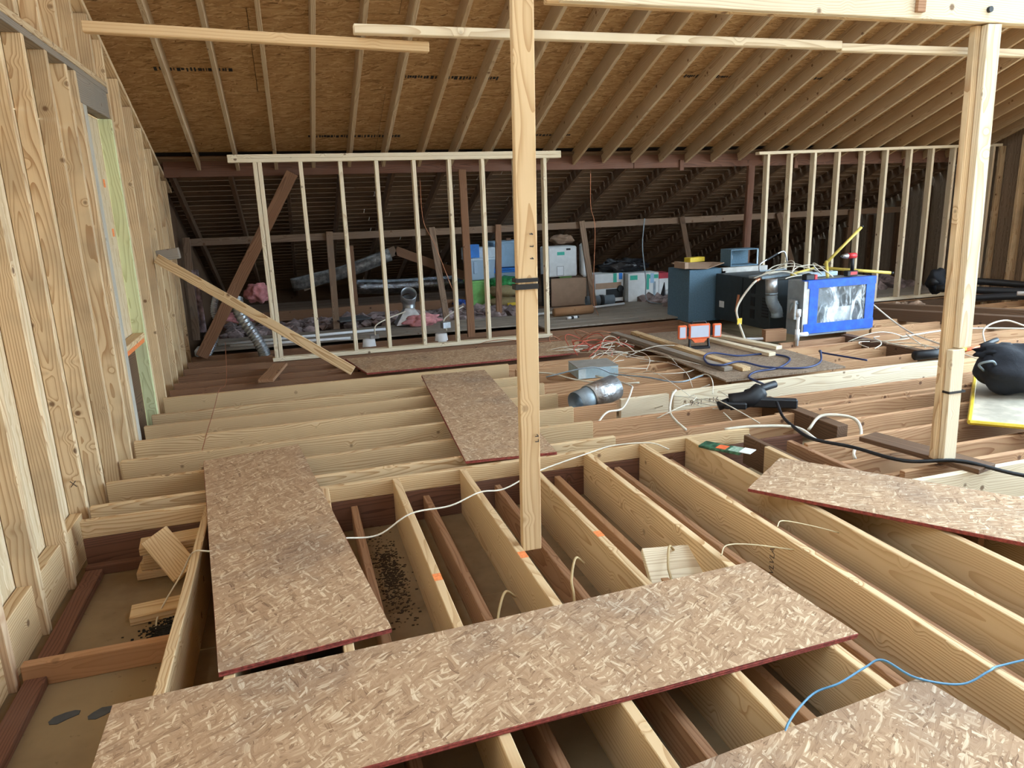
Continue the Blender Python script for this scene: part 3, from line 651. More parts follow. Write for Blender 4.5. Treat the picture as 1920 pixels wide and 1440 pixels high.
part(hs_, 'frame', TB([(-.2, 0, .02), (-.21, 0, .08), (-.17, 0, .13), (.1, 0, .235), (.17, 0, .235), (.2, 0, .18), (.22, 0, .10)], .009, 6, 4), GALV, True)
part(hs_, 'grip', TB([(-.1, 0, .155), (.06, 0, .222)], .014, 8), BLACK); part(hs_, 'blade', BX(-.2, .22, -.001, .001, .02, .035), GALVD)
dr = thing('impact_driver', 'red and black cordless driver standing on the furnace front corner', 'power tool', (6.02, 6.62, .63), .0)
bm = bmesh.new(); tube(bm, [(-.05, 0, .23), (.06, 0, .23)], .032, 12); part(dr, 'motor_housing', bm, REDTOOL, True)
part(dr, 'gear_case', TB([(-.12, 0, .23), (-.05, 0, .23)], .03, 12, radii=lambda t: .02+.011*t), GALV, True); part(dr, 'chuck', TB([(-.15, 0, .23), (-.12, 0, .23)], .008, 8), BLACK)
part(dr, 'handle', TB([(.02, 0, .21), (.03, 0, .06)], .02, 10), BLACK, True); part(dr, 'battery', BX(-.06, .09, -.035, .035, .005, .065, bev=.008), BLACK); part(dr, 'battery_side', BX(-.02, .07, -.037, -.0355, .02, .055), REDTOOL)
bt = thing('tool_battery', 'red and black tool battery on the left corner of the furnace front', 'battery', (5.47, 6.6, .628))
part(bt, 'case', BX(-.08, .03, -.04, .04, 0, .06, bev=.006), BLACK); part(bt, 'side', BX(.031, .07, -.04, .04, .0, .055, bev=.006), REDTOOL)
papers = bmesh.new()
solo('paper_sheet', BX(-.12, .12, -.08, .08, 0, .004), CARDW, 'white sheet of paper under the wires on the furnace', 'paper', (5.72, 7.05, .66), .5)

# ------------------------------------------------------------------ work light, metal box, collar, tools
wk = thing('work_light', 'orange three-panel work light standing on the grey OSB sheet', 'work light', (4.0, 6.45, .02), -.15)
part(wk, 'centre_housing', BX(-.115, .115, -.02, .025, .10, .255, bev=.008), ORANGE); part(wk, 'centre_lens', BX(-.098, .098, -.0235, -.0205, .118, .238), LENS)
bm = bmesh.new(); vs = [bm.verts.new(p) for p in ((-.085, -.02, .0995), (.085, -.02, .0995), (.05, -.02, .06), (-.05, -.02, .06), (-.085, .02, .0995), (.085, .02, .0995), (.05, .02, .06), (-.05, .02, .06))]
for q in ((0, 1, 2, 3), (7, 6, 5, 4), (0, 4, 5, 1), (1, 5, 6, 2), (2, 6, 7, 3), (3, 7, 4, 0)): bm.faces.new([vs[i] for i in q])
part(wk, 'chin', bm, ORANGE)
for s in (-1, 1):
    x0, x1 = sorted((s*.145, s*.235)); h = part(wk, 'wing_housing', BX(x0, x1, -.03, .005, .105, .25, bev=.008), ORANGE); part(h, 'wing_lens', BX(x0+.014, x1-.014, -.0335, -.0305, .122, .234), LENS)
    x0, x1 = sorted((s*.116, s*.144)); part(wk, 'hinge', BX(x0, x1, -.012, .008, .13, .22), BLACK)
    part(wk, 'stand_leg', TB([(s*.10, .0, .10), (s*.105, -.01, .02), (s*.10, -.03, .01)], .014, 8, 4), BLACK, True)
part(wk, 'stand_foot', BX(-.105, .105, -.06, .03, .0, .018, bev=.005), BLACK)
part(wk, 'handle', TB([(-.08, .01, .25), (-.07, .01, .275), (.07, .01, .275), (.08, .01, .25)], .009, 6), BLACK)
mb = thing('metal_box', 'grey metal junction box sitting across the brown joists', 'box', (2.60, 5.99, -.024), -.1)
part(mb, 'body', BX(-.19, .19, -.16, .17, 0, .10, bev=.004), flat('pale_blue_grey_metal', (.36, .46, .50), .5)); part(mb, 'lid', BX(-.192, .192, -.162, .172, .1005, .106), flat('dusty_lid', (.27, .25, .22), .8))
part(mb, 'side_panel', BX(-.19, -.12, -.164, -.1605, .005, .095), flat('pale_panel', (.5, .56, .56), .6))
co = thing('duct_collar', 'round duct collar wrapped in foil lying between the joists', 'duct collar', (2.27, 5.2, -.03), .35)
part(co, 'pipe', shell(bmesh.new(), (-.21, 0, .0), (.02, 0, .03), .095, .004, 24), GALVD, True)
part(co, 'foil_wrap', shell(bmesh.new(), (-.07, 0, .018), (.22, 0, .055), .108, .01, 24), FOIL, True)
nl = thing('nail_gun', 'black power tool with cable lying on the joists beside the pale beam', 'power tool', (3.16, 4.42, -.0), -.55)
part(nl, 'magazine', BX(-.02, .36, -.03, .03, .0, .07, bev=.01), BLACK); part(nl, 'body', TB([(-.12, .0, .03), (.02, 0, .06), (.1, .06, .11)], .065, 12, 4), BLACK, True)
part(nl, 'handle', TB([(.0, .05, .09), (.22, .20, .13)], .028, 10), BLACK, True); part(nl, 'nose', TB([(-.12, 0, .03), (-.2, -.02, .0)], .035, 10), BLACK, True); part(nl, 'guard', BX(-.16, .0, -.1, -.06, -.0, .05, bev=.01), BLACK)
pk = thing('blade_package', 'printed blister pack with white tab lying over the joist ends', 'package', (2.47, 3.62, .004), -1.0)
part(pk, 'card', BX(-.17, .10, -.055, .055, 0, .016, bev=.003), BRIGHTBOX); part(pk, 'print_band', BX(-.06, .0, -.045, .03, .0162, .018), ORANGE); part(pk, 'white_tab', BX(.09, .16, -.045, .05, .017, .021), WHITEP)
part(pk, 'print_band', BX(.02, .09, -.045, .05, .0162, .018), flat('pale_green_print', (.35, .5, .38), .5, var=.4, scale=40))
tl = thing('cordless_tool', 'black and red cordless tool on the pale beam end behind the right post', 'power tool', (5.62, 5.0, .015), -.05)
part(tl, 'body', TB([(-.26, 0, .06), (-.05, 0, .06), (.02, 0, .06)], .045, 12), BLACK, True); part(tl, 'red_collar', TB([(.02, 0, .06), (.06, 0, .06)], .05, 12), REDTOOL, True); part(tl, 'battery', BX(.07, .17, -.04, .04, .0, .075, bev=.008), BLACK)
lv = thing('pry_bar', 'orange-handled tool with black grip right of the cordless tool', 'hand tool', (6.0, 5.0, .02))
part(lv, 'shaft', TB([(-.1, -.03, .06), (.12, .0, .075)], .016, 8), ORANGE, True); part(lv, 'grip', TB([(.12, 0, .075), (.36, .04, .11)], .024, 8), BLACK, True); part(lv, 'head', BX(-.22, -.1, -.05, .02, .06, .095, bev=.006), flat('yellow_green_plastic', (.55, .62, .06), .5))

# ------------------------------------------------------------------ right side: bag on yellow edged board, hoses
yb = thing('drawing_board', 'pale flat board with yellow edges leaning out at the right under the black bag', 'board', (4.9, 3.9, .0), 0)
Q = [(4.22, 3.46), (4.75, 2.95), (6.3, 4.0), (5.55, 4.55)]; cq = Vector((4.9, 3.9, 0))
bm = bmesh.new(); a = [bm.verts.new(Vector((*q, .004))-cq) for q in Q]; b = [bm.verts.new(Vector((*q, .02))-cq) for q in Q]; bm.faces.new(a); bm.faces.new(b)
for i in range(4): bm.faces.new((a[i], a[(i+1) % 4], b[(i+1) % 4], b[i]))
part(yb, 'sheet', bm, flat('pale_dirty_board', (.52, .46, .36), .7, var=.25, scale=5))
for i in (0, 3):
    p, q = Vector((*Q[i], .014))-cq, Vector((*Q[(i+1) % 4], .014))-cq
    part(yb, 'yellow_edge', TB([p, q], .016, 6), YELLB)
bg_ = thing('tool_bag', 'black cloth tool bag with a pink tag lying at the right edge', 'bag', (5.15, 3.86, .06))
part(bg_, 'body', blob(bmesh.new(), (0, 0, .15), (.36, .24, .19), 4, .1, 1.8, 1.), BLACKC, True)
part(bg_, 'flap', blob(bmesh.new(), (-.1, .08, .27), (.22, .14, .06), 3, .25, 3., 2.), BLACKC, True); part(bg_, 'pink_tag', BX(.02, .22, -.19, -.17, .24, .30), flat('pink_tag', (.75, .12, .2), .5))
part(bg_, 'strap', TB([(-.34, .02, .16), (-.42, .0, .22), (-.37, -.06, .25), (-.3, -.04, .2)], .009, 6, 5), GALVD, True); part(bg_, 'pouch', blob(bmesh.new(), (.1, -.2, .09), (.16, .09, .09), 3, .25, 3., 4.), BLACKC, True)
bb = thing('hose_bag', 'black bag slumped by the right knee wall with hoses running from it', 'bag', (8.75, 7.95, .19))
part(bb, 'body', blob(bmesh.new(), (0, 0, .13), (.13, .11, .16), 3, .25, 1.6, 3.), BLACKC, True)
for k, (pts, r) in enumerate(((((8.6, 7.8, .22), (9.0, 7.4, .2), (9.4, 6.9, .2), (9.9, 6.2, .2)), .05), (((8.6, 7.9, .3), (9.3, 7.9, .27), (9.8, 7.4, .22), (10.0, 6.8, .18)), .05), (((8.3, 7.3, .14), (8.7, 6.8, .2), (9.1, 6.3, .22), (9.5, 5.6, .18)), .045))):
    solo('black_hose', TB(pts, r, 10, 6), BLACK, ('thick black hose running from the slumped bag along the dark beam', 'thick black hose farthest back at the right knee wall', 'thick black hose nearest the right post')[k], 'hose', smooth=True)
ft = thing('pipe_fitting', 'white fitting with a looped wire on the black hoses at the right', 'fitting', (8.75, 6.55, .26))
part(ft, 'sleeve', TB([(-.12, .1, 0), (.12, -.12, .0)], .026, 8), WHITEP, True); part(ft, 'wire_loop', TB([(.1, -.1, .02), (.05, -.1, .2), (.3, -.3, .26), (.5, -.5, .14), (.46, -.5, .02)], .009, 6, 6), WIREW, True)
# ------------------------------------------------------------------ eaves: ducts, insulation, storage
def flex(pts, r, n=10):
    return TB(pts, r, 14, n, radii=lambda t: r*(1+.09*math.sin(t*2*math.pi*len(pts)*n/2.2*.5)))
def corr(pts, r, turns):
    P = catmull(pts, 1); L = sum((a-b).length for a, b in zip(P, P[1:])); n = int(turns*6/max(1, len(pts)-1))
    return TB(pts, r, 14, n, radii=lambda t: r*(1+.10*math.sin(t*2*math.pi*turns)))
solo('flexible_duct', corr([(-.62, 8.72, .62), (-.60, 8.62, .45), (-.48, 8.55, .22), (-.40, 8.5, .06), (-.38, 8.5, -.03)], .062, 24), GALV, 'silver flexible duct hanging right of the brown diagonal strut', 'duct', smooth=True)
solo('flexible_duct', corr([(-.84, 8.78, .66), (-.88, 8.72, .5), (-.86, 8.72, .34), (-.92, 8.7, .14), (-1.0, 8.7, .0)], .035, 30), GALV, 'thin silver flexible duct behind the brown diagonal strut', 'duct', smooth=True)
solo('foil_duct', TB([(.0, 11.35, .50), (.8, 11.3, .66), (1.5, 11.3, .88)], .10, 14, 8), flat('dull_foil_wrap', (.22, .205, .19), .42, .5, var=.5, bump=1., bscale=20), 'foil-wrapped duct slanting up in the dark left eave', 'duct', smooth=True)
solo('foil_duct', TB([(1.0, 11.9, .36), (1.6, 11.9, .33), (2.6, 11.9, .33), (3.2, 11.9, .34)], .12, 20, 10), flat('dark_crinkled_foil', (.34, .35, .37), .16, .95, var=.4, bump=1., bscale=34), 'long shiny foil duct lying on the eave floor behind the left knee wall', 'duct', smooth=True)
solo('foil_duct', TB([(5.6, 10.2, .12), (5.95, 10.1, .13), (6.3, 10.3, .12)], .12, 16, 6), FOIL, 'crumpled foil duct end right of the white cartons', 'duct', smooth=True)
bo = thing('duct_boot', 'bright metal duct boot with a round mouth among the insulation', 'duct boot', (1.47, 9.55, .0))
bm = bmesh.new(); lo = [bm.verts.new(p) for p in ((-.2, -.14, .05), (.2, -.14, .05), (.2, .14, .05), (-.2, .14, .05))]; hi = [bm.verts.new((.08*math.cos(a), .08*math.sin(a), .27)) for a in (math.radians(225), math.radians(315), math.radians(45), math.radians(135))]
for i in range(4): bm.faces.new((lo[i], lo[(i+1) % 4], hi[(i+1) % 4], hi[i]))
part(bo, 'hood', bm, GALV); part(bo, 'neck', TB([(0, 0, .26), (0, 0, .33), (0, -.03, .39)], .085, 16, 3, caps=False), GALV, True); part(bo, 'mouth', shell(bmesh.new(), (0, .03, .37), (0, -.07, .46), .105, .005, 22), GALV, True)
def lumps(name, region, n, seed, mat, label, rr=(.05, .13), hz=.6):
    rn = random.Random(seed); bm = bmesh.new(); x0, x1, y0, y1 = region
    for k in range(n):
        x, y = rn.uniform(x0, x1), rn.uniform(y0, y1); r = rn.uniform(*rr)
        blob(bm, (x, y, rn.uniform(.0, .05)), (r, r, r*hz), 1, .45, 2.5, k*1.7)
    return solo(name, bm, mat, label, 'insulation', kind='stuff', smooth=False)
lumps('loose_insulation', (-.9, 3.2, 9.75, 10.6), 420, 1, INSP, 'grey-pink loose insulation chunks behind the left knee wall')
lumps('loose_insulation', (5.2, 10., 9.4, 11.0), 420, 2, INSP, 'grey-pink loose insulation on the eave floor at the right', (.06, .15), .8)
lumps('loose_insulation', (7.2, 8.3, 7.55, 7.85), 60, 5, flat('tan_insulation', (.4, .28, .2), .95, var=.4), 'tan insulation crumbs along the dark beam before the right knee wall', (.03, .07), .6)
for k, (p, r, l) in enumerate((((-.42, 9.6, .58), (.16, .1, .12), 'pink insulation tuft hanging above the flexible duct'), ((-.62, 9.2, .34), (.22, .1, .06), 'pink insulation batt behind the brown diagonal strut'), ((1.62, 9.42, .1), (.24, .1, .08), 'bright pink insulation tuft at the foot of the duct boot'), ((4.25, 11.0, 1.0), (.2, .12, .07), 'brown insulation tuft on top of the white cooler'))):
    o = solo('insulation_tuft', blob(bmesh.new(), (0, 0, 0), r, 4, .22, 2.3, k+2.), INSPK if k < 3 else CARD, l, 'insulation', p, smooth=True)
solo('felt_sheet', BX(-.22, .22, -.16, .16, 0, .02), FELT, 'dark felt sheet curling up among the insulation', 'felt', (.72, 9.85, .12), .3)
for a, b, l in (((-.92, 9.1, .045), (1.1, 9.25, .045), 'long white pipe lying in the left eave, front one'), ((-.78, 9.0, .03), (.62, 8.86, .03), 'short white pipe lying in the left eave'), ((3.1, 9.45, .04), (4.75, 9.75, .06), 'white trim strip lying before the brown carton')):
    solo('white_pipe', TB([a, b], .018, 8), WHITEP, l, 'pipe', smooth=True)
for k, (x, y, l) in enumerate(((.80, 8.45, 'white recessed light can, left one under the knee wall studs'), (1.66, 8.4, 'white recessed light can, right one with a raised box'))):
    t = thing('light_can', l, 'light fitting', (x, y, -.0), .3*k)
    part(t, 'can', TB([(0, 0, -.12), (0, 0, .07)], .085, 18, radii=lambda q: .09-.02*q), WHITEP, True); part(t, 'junction_box', BX(.02, .12, -.03, .05, .07+.06*k, .11+.09*k), GALV)
    part(t, 'whip', TB([(.08, .0, .1), (.1, .1, .2), (.25, .2, .26), (.5, .3, .32)], .008, 6, 5), WIREW, True)
cl = thing('hanging_cloth', 'purple and white cloth hanging at the end of the left wall', 'cloth', (-1.08, 8.95, .0))
bm = bmesh.new(); G = [[bm.verts.new((.05*math.sin(i*.9)+.035*i/3, .03*math.sin(i*1.7+j*.4), .95-.09*j)) for i in range(6)] for j in range(9)]
for j in range(8):
    for i in range(5): bm.faces.new((G[j][i], G[j][i+1], G[j+1][i+1], G[j+1][i]))
bmesh.ops.solidify(bm, geom=bm.faces[:], thickness=.006); part(cl, 'fabric', bm, CLOTH, True)
solo('folded_sheet', BX(-.07, .07, -.12, .12, 0, .09, bev=.02), CLOTHB, 'folded white and blue sheet at the foot of the left wall end', 'cloth', (-1.06, 8.72, .0))
def bin_(name, label, loc, w, d, h, mat, lidmat=None, lidh=.05, rz=0., cat='storage bin', ribs=True):
    t = thing(name, label, cat, loc, rz); bm = bmesh.new(); k = .86
    lo = [bm.verts.new((sx*w/2*k, sy*d/2*k, 0)) for sx, sy in ((-1, -1), (1, -1), (1, 1), (-1, 1))]; hi = [bm.verts.new((sx*w/2, sy*d/2, h)) for sx, sy in ((-1, -1), (1, -1), (1, 1), (-1, 1))]
    bm.faces.new(lo[::-1]); bm.faces.new(hi)
    for i in range(4): bm.faces.new((lo[i], lo[(i+1) % 4], hi[(i+1) % 4], hi[i]))
    bmesh.ops.bevel(bm, geom=bm.edges[:], offset=.015, segments=2, affect='EDGES'); part(t, 'tub', bm, mat)
    part(t, 'rim', BX(-w/2-.015, w/2+.015, -d/2-.015, d/2+.015, h-.03, h+.001, bev=.006), lidmat or mat)
    if lidmat: part(t, 'lid', BX(-w/2-.012, w/2+.012, -d/2-.012, d/2+.012, h+.0015, h+lidh, bev=.01), lidmat)
    if ribs: part(t, 'rib', BX(-w/2*.6, -w/2*.35, -d/2-.002, -d/2+.03, h*.3, h*.85, bev=.004), mat); part(t, 'rib', BX(w/2*.35, w/2*.6, -d/2-.002, -d/2+.03, h*.3, h*.85, bev=.004), mat)
    return t
bin_('storage_bin', 'lime green bin at the bottom of the stack behind the left knee wall', (2.83, 10.95, .0), .42, .36, .44, GREEN, ribs=False)
bin_('storage_bin', 'tall clear bin with a pale lid standing on the green bin', (2.83, 10.95, .452), .44, .38, .33, BINC, BINLW, .16)
bin_('storage_bin', 'clear blue bin with a bright blue lid behind the sacks', (3.28, 11.1, .2), .46, .4, .36, BINC, BINL, .04, ribs=False)
bin_('storage_bin', 'light blue tub on top of the clear blue bin', (3.32, 11.1, .615), .5, .42, .40, BINB)
solo('blue_box', BX(-.09, .09, -.06, .06, 0, .2, bev=.005), BINL, 'small bright blue box on the left of the clear bin lid', 'box', (2.68, 10.72, .80))
solo('green_bag', blob(bmesh.new(), (0, 0, .07), (.26, .16, .09), 3, .25, 3., 5.), GREENB, 'green plastic bag on top of the burlap sack', 'bag', (3.16, 10.72, .33), smooth=True)
solo('burlap_sack', blob(bmesh.new(), (0, 0, .08), (.24, .17, .1), 3, .12, 2., 6.), BURL, 'burlap sack under the green bag, upper of two', 'sack', (3.12, 10.62, .20), smooth=True)
solo('burlap_sack', blob(bmesh.new(), (0, 0, .08), (.26, .18, .1), 3, .12, 2., 8.), BURL, 'burlap sack on the floor planks, lower of two', 'sack', (3.13, 10.6, .02), smooth=True)
o = board(None, 'plank', (2.95, 10.25, .022), (3.4, 10.2, .022), .09, .04, PINEP, anchor=-1); tag(o, 'short pale plank in front of the burlap sacks', 'plank')
solo('white_bottle', TB([(0, 0, .03), (.2, 0, .03)], .03, 10), YELLB, 'yellow and white tube lying before the burlap sacks', 'tube', (3.08, 10.3, .07), smooth=True)
solo('blue_bag', blob(bmesh.new(), (0, 0, .06), (.14, .1, .07), 3, .3, 3., 9.), flat('blue_print_bag', (.05, .12, .5), .5, var=.8, scale=18), 'small blue printed bag left of the green bin', 'bag', (2.5, 10.9, .03), smooth=True)
ck = thing('storage_box', 'white storage box with green tape standing on the brown carton', 'storage box', (4.03, 10.6, .455))
part(ck, 'body', BX(-.24, .24, -.18, .2, 0, .46, bev=.02), CARDW); part(ck, 'tape', BX(-.09, .03, -.184, -.1805, .33, .38), TEALT, label='green tape'); part(ck, 'label_frame', BX(-.1, .01, -.183, -.1805, .02, .16), WHITEP); part(ck, 'badge', BX(.06, .13, -.184, -.1805, .40, .43), BLACK)
for q in ((-.1, .01, .158, .162), (-.1, .01, .018, .022), (-.102, -.098, .02, .16), (.008, .012, .02, .16)): part(ck, 'label_border', BX(q[0], q[1], -.185, -.1835, q[2], q[3]), BLACK)
ld = thing('box_lid', 'white moulded lid standing on edge right of the white storage box', 'lid', (4.42, 10.5, .44), -.3)
part(ld, 'shell', BX(-.06, .04, -.2, .2, .0, .5, bev=.03), WHITEP); part(ld, 'lip', BX(.04, .07, -.18, .18, .03, .12, bev=.01), WHITEP)
cb = thing('carton', 'plain brown cardboard carton on the eave floor planks', 'carton', (4.13, 10.6, .0), -.05)
part(cb, 'body', BX(-.29, .29, -.2, .25, .0, .42, bev=.004), CARD); part(cb, 'flap', BX(-.28, .28, -.19, .0, .421, .427), CARD); part(cb, 'green_item', BX(-.12, .08, -.1, -.02, .428, .45), GREEN)
ms = thing('mesh_crate', 'black mesh crate between the middle post and the brown carton', 'crate', (3.78, 10.55, .0))
for k in range(4): part(ms, 'upright', BX(-.06+.035*k, -.052+.035*k, -.1, -.09, 0, .5), BLACK)
for k in range(9): part(ms, 'bar', BX(-.06, .06, -.102, -.1005, .05*k+.03, .05*k+.04), BLACK)
part(ms, 'back', BX(-.06, .06, .0, .02, .0, .5), BLACK)
c1 = thing('carton', 'white printed carton leaning left of the strut, blue and green tape on top', 'carton', (4.72, 10.42, .03), .06)
part(c1, 'body', BX(-.24, .26, -.16, .2, .0, .44, bev=.004), CARDW); part(c1, 'print_shape', BX(-.05, .25, -.164, -.1605, .06, .2), BLACK); part(c1, 'print_panel', BX(-.23, .22, -.163, -.1605, .21, .30), CARD)
part(c1, 'tape', BX(.08, .14, -.165, -.1605, .3, .44), TEALT); part(c1, 'tape', BX(.18, .24, -.165, -.1605, .34, .44), BINL); part(c1, 'print_knob', TB([(.2, -.161, .2), (.2, -.19, .2)], .05, 14), BLACK)
c2 = thing('carton', 'white carton with teal tape strips, right of the printed carton', 'carton', (5.28, 10.28, .0), -.12)
part(c2, 'body', BX(-.25, .25, -.16, .2, .0, .46, bev=.004), CARDW); part(c2, 'tape', BX(-.22, -.1, -.165, -.1605, .36, .43), TEALT)
bm = bmesh.new(); bx(bm, .05, .09, -.165, -.1605, .2, .44); bx(bm, .05, .24, -.166, -.165, .37, .43); part(c2, 'tape', bm, TEALT); part(c2, 'blue_tape', BX(.11, .17, -.168, -.1665, .3, .45), BINB)
part(c2, 'side_print', BX(.16, .20, -.164, -.1605, .05, .32), GALVD)
c3 = thing('carton', 'narrow white carton with a red top band beside the foil duct', 'carton', (5.60, 10.22, .0), -.12)
part(c3, 'body', BX(-.07, .1, -.14, .18, .0, .44, bev=.004), CARDW); part(c3, 'red_band', BX(-.072, .102, -.143, .182, .36, .445), flat('red_print', (.45, .03, .05), .6)); bm = bmesh.new(); tube(bm, [(.0, -.142, .06), (.02, -.142, .3)], .04, 4, radii=lambda t: .05*(1-t)+.004); part(c3, 'print_shape', bm, BLACK)
solo('black_bag', blob(bmesh.new(), (0, 0, .08), (.42, .2, .12), 3, .3, 3., 11.), flat('black_shiny_plastic', (.012, .012, .014), .12, bump=.9, bscale=16), 'shiny black plastic bag lying on top of the white cartons', 'bag', (5.1, 10.5, .47), smooth=True)
gp = thing('pipe_coupling', 'grey plastic pipe end lying before the printed carton', 'pipe', (4.5, 10.0, .10), .5)
part(gp, 'pipe', shell(bmesh.new(), (-.2, .15, 0), (.16, -.1, 0), .075, .008, 22), PVC, True); part(gp, 'ring', shell(bmesh.new(), (-.03, .03, 0), (.02, -.004, 0), .083, .007, 22), BLACK, True)
solo('log_roll', TB([(-.3, 0, .06), (.3, .0, .06)], .062, 12), OLD, 'brown rounded timber lying on the planks before the brown carton', 'timber', (3.74, 9.3, .022), .1, smooth=True)
sm = thing('caulk_tube', 'small white tube with dark ends on the grey floor planks', 'tube', (3.58, 8.95, .022), .2)
part(sm, 'tube', TB([(-.08, 0, .02), (.08, 0, .02)], .02, 10), WHITEP, True); part(sm, 'cap', TB([(.08, 0, .02), (.11, 0, .02)], .014, 10), BLACK, True); part(sm, 'band', TB([(-.02, 0, .02), (.02, 0, .02)], .0205, 10), BLACK, True)

# ------------------------------------------------------------------ cables
TANC = flat('tan_cable_sheath', (.62, .50, .30), .6)
def cable(label, pts, r=.0045, mat=None, name='cable', sm_=7, seg=6): return solo(name, TB(pts, r, seg, sm_), mat or WIREW, label, 'cable', smooth=True)
cable('thin white cable drawn across the joists from the left OSB strip to the middle post', [(.10, 3.25, .0), (.28, 3.33, -.05), (.46, 3.4, .006), (.68, 3.47, -.015), (.86, 3.54, .006), (1.02, 3.6, -.02), (1.26, 3.72, .006), (1.66, 3.9, .006), (1.86, 3.965, .008), (2.1, 3.93, .004), (2.2, 3.86, -.03)])
cable('blue cable trailing over the bottom right OSB corner', [(1.18, 1.40, .0), (1.24, 1.47, .02), (1.40, 1.56, .015), (1.5, 1.56, .03), (1.62, 1.585, .04), (1.69, 1.585, .05), (1.74, 1.5, .03), (1.88, 1.46, .0), (1.99, 1.46, .02), (2.07, 1.48, .008), (2.3, 1.45, .015), (2.6, 1.36, .0)], .0038, WIREB)
cable('black power cord running from the power tool across to the right edge', [(3.30, 4.25, .06), (3.2, 4.05, .02), (3.13, 3.85, .01), (3.08, 3.6, .005), (3.18, 3.36, .01), (3.26, 3.05, .015), (3.48, 2.88, .04), (3.64, 2.62, .02), (4.0, 2.2, .02), (4.3, 1.9, .02)], .011, BLACK)
cable('dark blue air hose looped over the grey OSB sheet and planks', [(3.3, 4.40, .09), (3.45, 4.6, .09), (3.6, 4.9, .04), (3.66, 5.1, .03), (3.84, 5.25, .028), (4.12, 5.30, .028), (4.45, 5.58, .03), (4.40, 5.85, .028), (4.1, 5.9, .028), (3.86, 5.95, .07), (3.7, 5.86, .07), (3.56, 5.58, .066), (3.62, 5.45, .07), (3.85, 5.5, .07), (4.0, 5.32, .04), (4.3, 5.2, .028), (4.58, 5.32, .03), (4.82, 5.6, .06), (4.92, 5.68, .02), (5.0, 5.2, .03)], .0095, HOSEB)
for k, (x, y, z) in enumerate(((1.02, 2.6, -.06), (1.46, 2.55, -.06), (.66, 2.5, -.1))):
    cable(('tan cable loop rising through the bay right of the middle post', 'tan cable standing between the joists by the offcut board', 'tan cable stub in the bay before the front sheet')[k], [(x-.02, y-.1, FZ+.02), (x-.01, y-.05, z-.05), (x+.0, y, z), (x+.06, y+.1, z+.04), (x+.12, y+.15, z-.02)], .006, flat('tan_cable_%d' % k, (.5, .36, .18), .6))
cable('short cable through the hole of the joist right of the middle bay', [(1.66, 2.45, .006), (1.72, 2.5, .02), (1.85, 2.5, -.0), (2.03, 2.44, -.03)], .003, TANC)
cable('short cable through the hole of the right-hand joist', [(2.06, 2.6, .006), (2.12, 2.64, .01), (2.25, 2.6, -.02), (2.364, 2.54, -.05)], .003, TANC)
cable('pale cable curling over the left front joist to the drywall', [(-.36, 3.25, .0), (-.5, 3.3, .02), (-.57, 3.35, .0), (-.64, 3.4, -.12), (-.75, 3.3, -.27), (-.7, 3.1, -.28), (-.6, 3.05, -.24)], .004)
cable('thin brown wire hanging from the left cross joists', [(-.7, 7.6, .3), (-.68, 7.0, .03), (-.72, 6.7, .02), (-.71, 6.1, .01), (-.7, 5.4, .004), (-.73, 5.0, -.1)], .003, COPPER)
cable('red wire dangling behind the left knee wall', [(1.6, 8.85, 1.9), (1.62, 8.9, 1.4), (1.75, 8.92, 1.1), (1.95, 8.9, .5)], .004, COPPER)
cable('red wire dangling right of the middle post', [(3.85, 8.9, 1.95), (3.87, 8.95, 1.5), (3.95, 9.0, 1.2), (3.92, 9.0, .3), (3.95, 8.9, .05)], .004, COPPER)
cable('grey cable hanging from the old roof before the white cartons', [(5.05, 9.7, 1.3), (5.02, 9.7, .9), (5.08, 9.7, .4), (5.1, 9.7, .1), (5.3, 9.6, .03)], .008, GALVD)
rb = random.Random(11)

def tangle(label, c, spread, n, mat, r=.004, zr_=(.0, .1)):
    bm = bmesh.new()
    for k in range(n):
        x, y = c[0]+rb.uniform(-1, 1)*spread[0]*.8, c[1]+rb.uniform(-1, 1)*spread[1]*.8; pts = []; a = rb.uniform(0, 6.28); st = rb.uniform(.25, .5); da = rb.uniform(-.8, .8); zk = rb.uniform(*zr_)
        for q in range(5):
            pts.append((x, y, c[2]+zk*math.sin(math.pi*q/4))); x += math.cos(a)*st*spread[0]; y += math.sin(a)*st*spread[1]; a += da
        tube(bm, pts, r, 5, 6, mi=k % 2 if isinstance(mat, list) else 0)
    return solo('cable_tangle', bm, mat, label, 'cables', smooth=True, kind='stuff')
tangle('tangle of red and white wires at the end of the long dull OSB board', (3.05, 6.95, .02), (.3, .3), 26, [WIRER, WIREW], .005)
tangle('tangle of white wires over the joists behind the metal box', (3.0, 6.0, .0), (.5, .6), 13, WIREW, .003)
tangle('tangle of white cables hanging over the long pale beam by the power tool', (2.98, 4.75, -.02), (.3, .45), 10, WIREW, .0045, (-.12, .1))
tangle('cable ends fanning over the dark beam right of the furnace', (5.7, 5.75, .02), (.35, .45), 8, WIREW, .0055)
tangle('nest of wires lying on top of the furnace', (5.75, 7.1, .64), (.4, .3), 9, WIREW, .007, (.0, .16))
tangle('thin wires on the brown joists before the left can light', (2.9, 7.6, .0), (.45, .15), 12, COPPER, .004)
cable('white cable drooping along the joist before the foil collar', [(2.02, 4.6, -.05), (2.15, 4.7, .0), (2.35, 4.85, -.03), (2.55, 5.1, .03), (2.62, 5.3, .03), (2.5, 5.7, .03)], .008)
cable('white cable crossing the joists left of the metal box', [(2.0, 6.25, .0), (2.2, 6.05, .01), (2.35, 5.8, -.01), (2.55, 5.5, .0), (2.75, 5.35, .02)], .008)
cable('grey cable running over the joists right of the metal box', [(2.1, 5.9, .02), (2.5, 5.8, .09), (2.7, 5.75, .02), (2.9, 5.5, .02), (3.1, 5.3, .0), (3.4, 5.4, .01)], .007, GALVD)
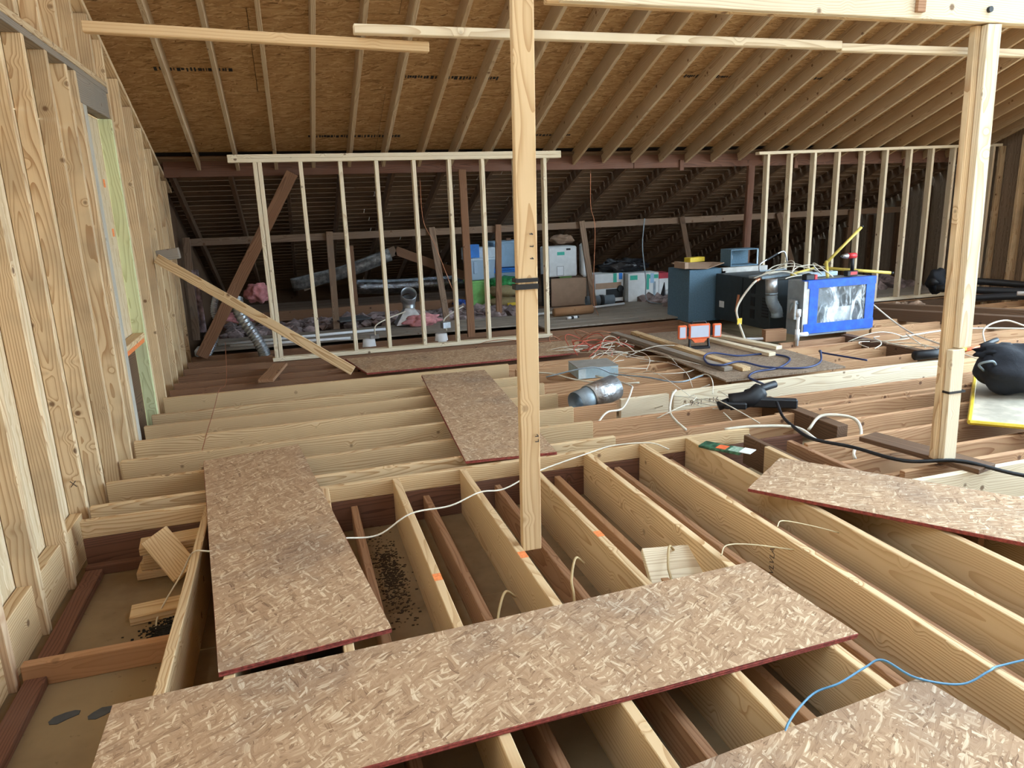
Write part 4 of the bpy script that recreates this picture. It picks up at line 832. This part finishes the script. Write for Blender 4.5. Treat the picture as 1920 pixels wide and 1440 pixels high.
cable('heavy white cable looping over the dark stub beam', [(2.7, 4.0, .0), (2.9, 3.95, .01), (3.15, 3.85, .0), (3.2, 3.7, -.05)], .011)
cable('heavy white cable bent round the end of the dark stub beam', [(3.3, 3.9, -.05), (3.45, 3.95, .02), (3.62, 3.85, .01), (3.58, 3.72, -.05), (3.4, 3.58, -.12), (3.34, 3.5, -.14)], .011)
cable('white cable hanging below the pale beam left of the power tool', [(2.9, 5.0, .02), (2.78, 4.85, .02), (2.62, 4.6, -.02), (2.5, 4.3, .0), (2.46, 4.1, .0)], .010)
cable('long white cable running right from the furnace over the joists', [(6.35, 6.6, .3), (6.5, 6.4, .1), (6.4, 6.0, .02), (6.2, 5.5, .02), (5.95, 5.3, .05)], .009)
cable('white cable lying across the joists at the far right', [(6.2, 6.0, .02), (6.9, 6.05, .03), (7.4, 5.9, .03), (8.0, 5.4, .03)], .010)
cable('white cable arching up at the right edge behind the tools', [(6.45, 5.2, .0), (6.5, 5.3, .18), (6.75, 5.3, .25), (6.9, 5.2, .2)], .009)
# ------------------------------------------------------------------ marks on the lumber
def mark(x0, x1, y0, y1, z, mat, root=floor, name='paint_mark'): 
    o = board(root, name, (x0, (y0+y1)/2, z), (x1, (y0+y1)/2, z), y1-y0, .001, mat, anchor=-1)
for x, y in ((.46, 2.72), (.86, 2.78), (1.26, 2.85)): mark(x-.018, x+.018, y-.03, y+.03, .0, PAINTO)
def text(body, size, M, mat, name, root):
    cu = bpy.data.curves.new('t', 'FONT'); cu.body = body; cu.size = size; cu.extrude = .0002; to = bpy.data.objects.new('t', cu); C.objects.link(to)
    me = bpy.data.meshes.new_from_object(to.evaluated_get(bpy.context.evaluated_depsgraph_get())); bpy.data.objects.remove(to)
    me.materials.clear(); me.materials.append(mat); o = bpy.data.objects.new(name, me); C.objects.link(o)
    o.parent = root; o.matrix_parent_inverse = ROOTM[root.name].inverted(); o.matrix_basis = M
INK = flat('lumber_ink', (.10, .07, .05), .8)
FRONT = Matrix.Rotation(math.pi/2, 4, 'X')
text('9/51  +16', .07, Matrix.Translation((3.02, 4.9795, -.12)) @ FRONT, INK, 'pencil_mark', floor)
LEFT = Matrix(((0, 0, -1, 0), (-1, 0, 0, 0), (0, 1, 0, 0), (0, 0, 0, 1)))   # on faces that look towards -x
text('IVLVLA', .05, Matrix.Translation((2.03, 2.57, -.24)) @ Matrix(((0, 0, -1, 0), (0, 1, 0, 0), (1, 0, 0, 0), (0, 0, 0, 1))), INK, 'grade_stamp', floor)
text('X', .05, Matrix.Translation((-1.26, 4.176, .12)) @ FRONT, INK, 'pencil_mark', wl)
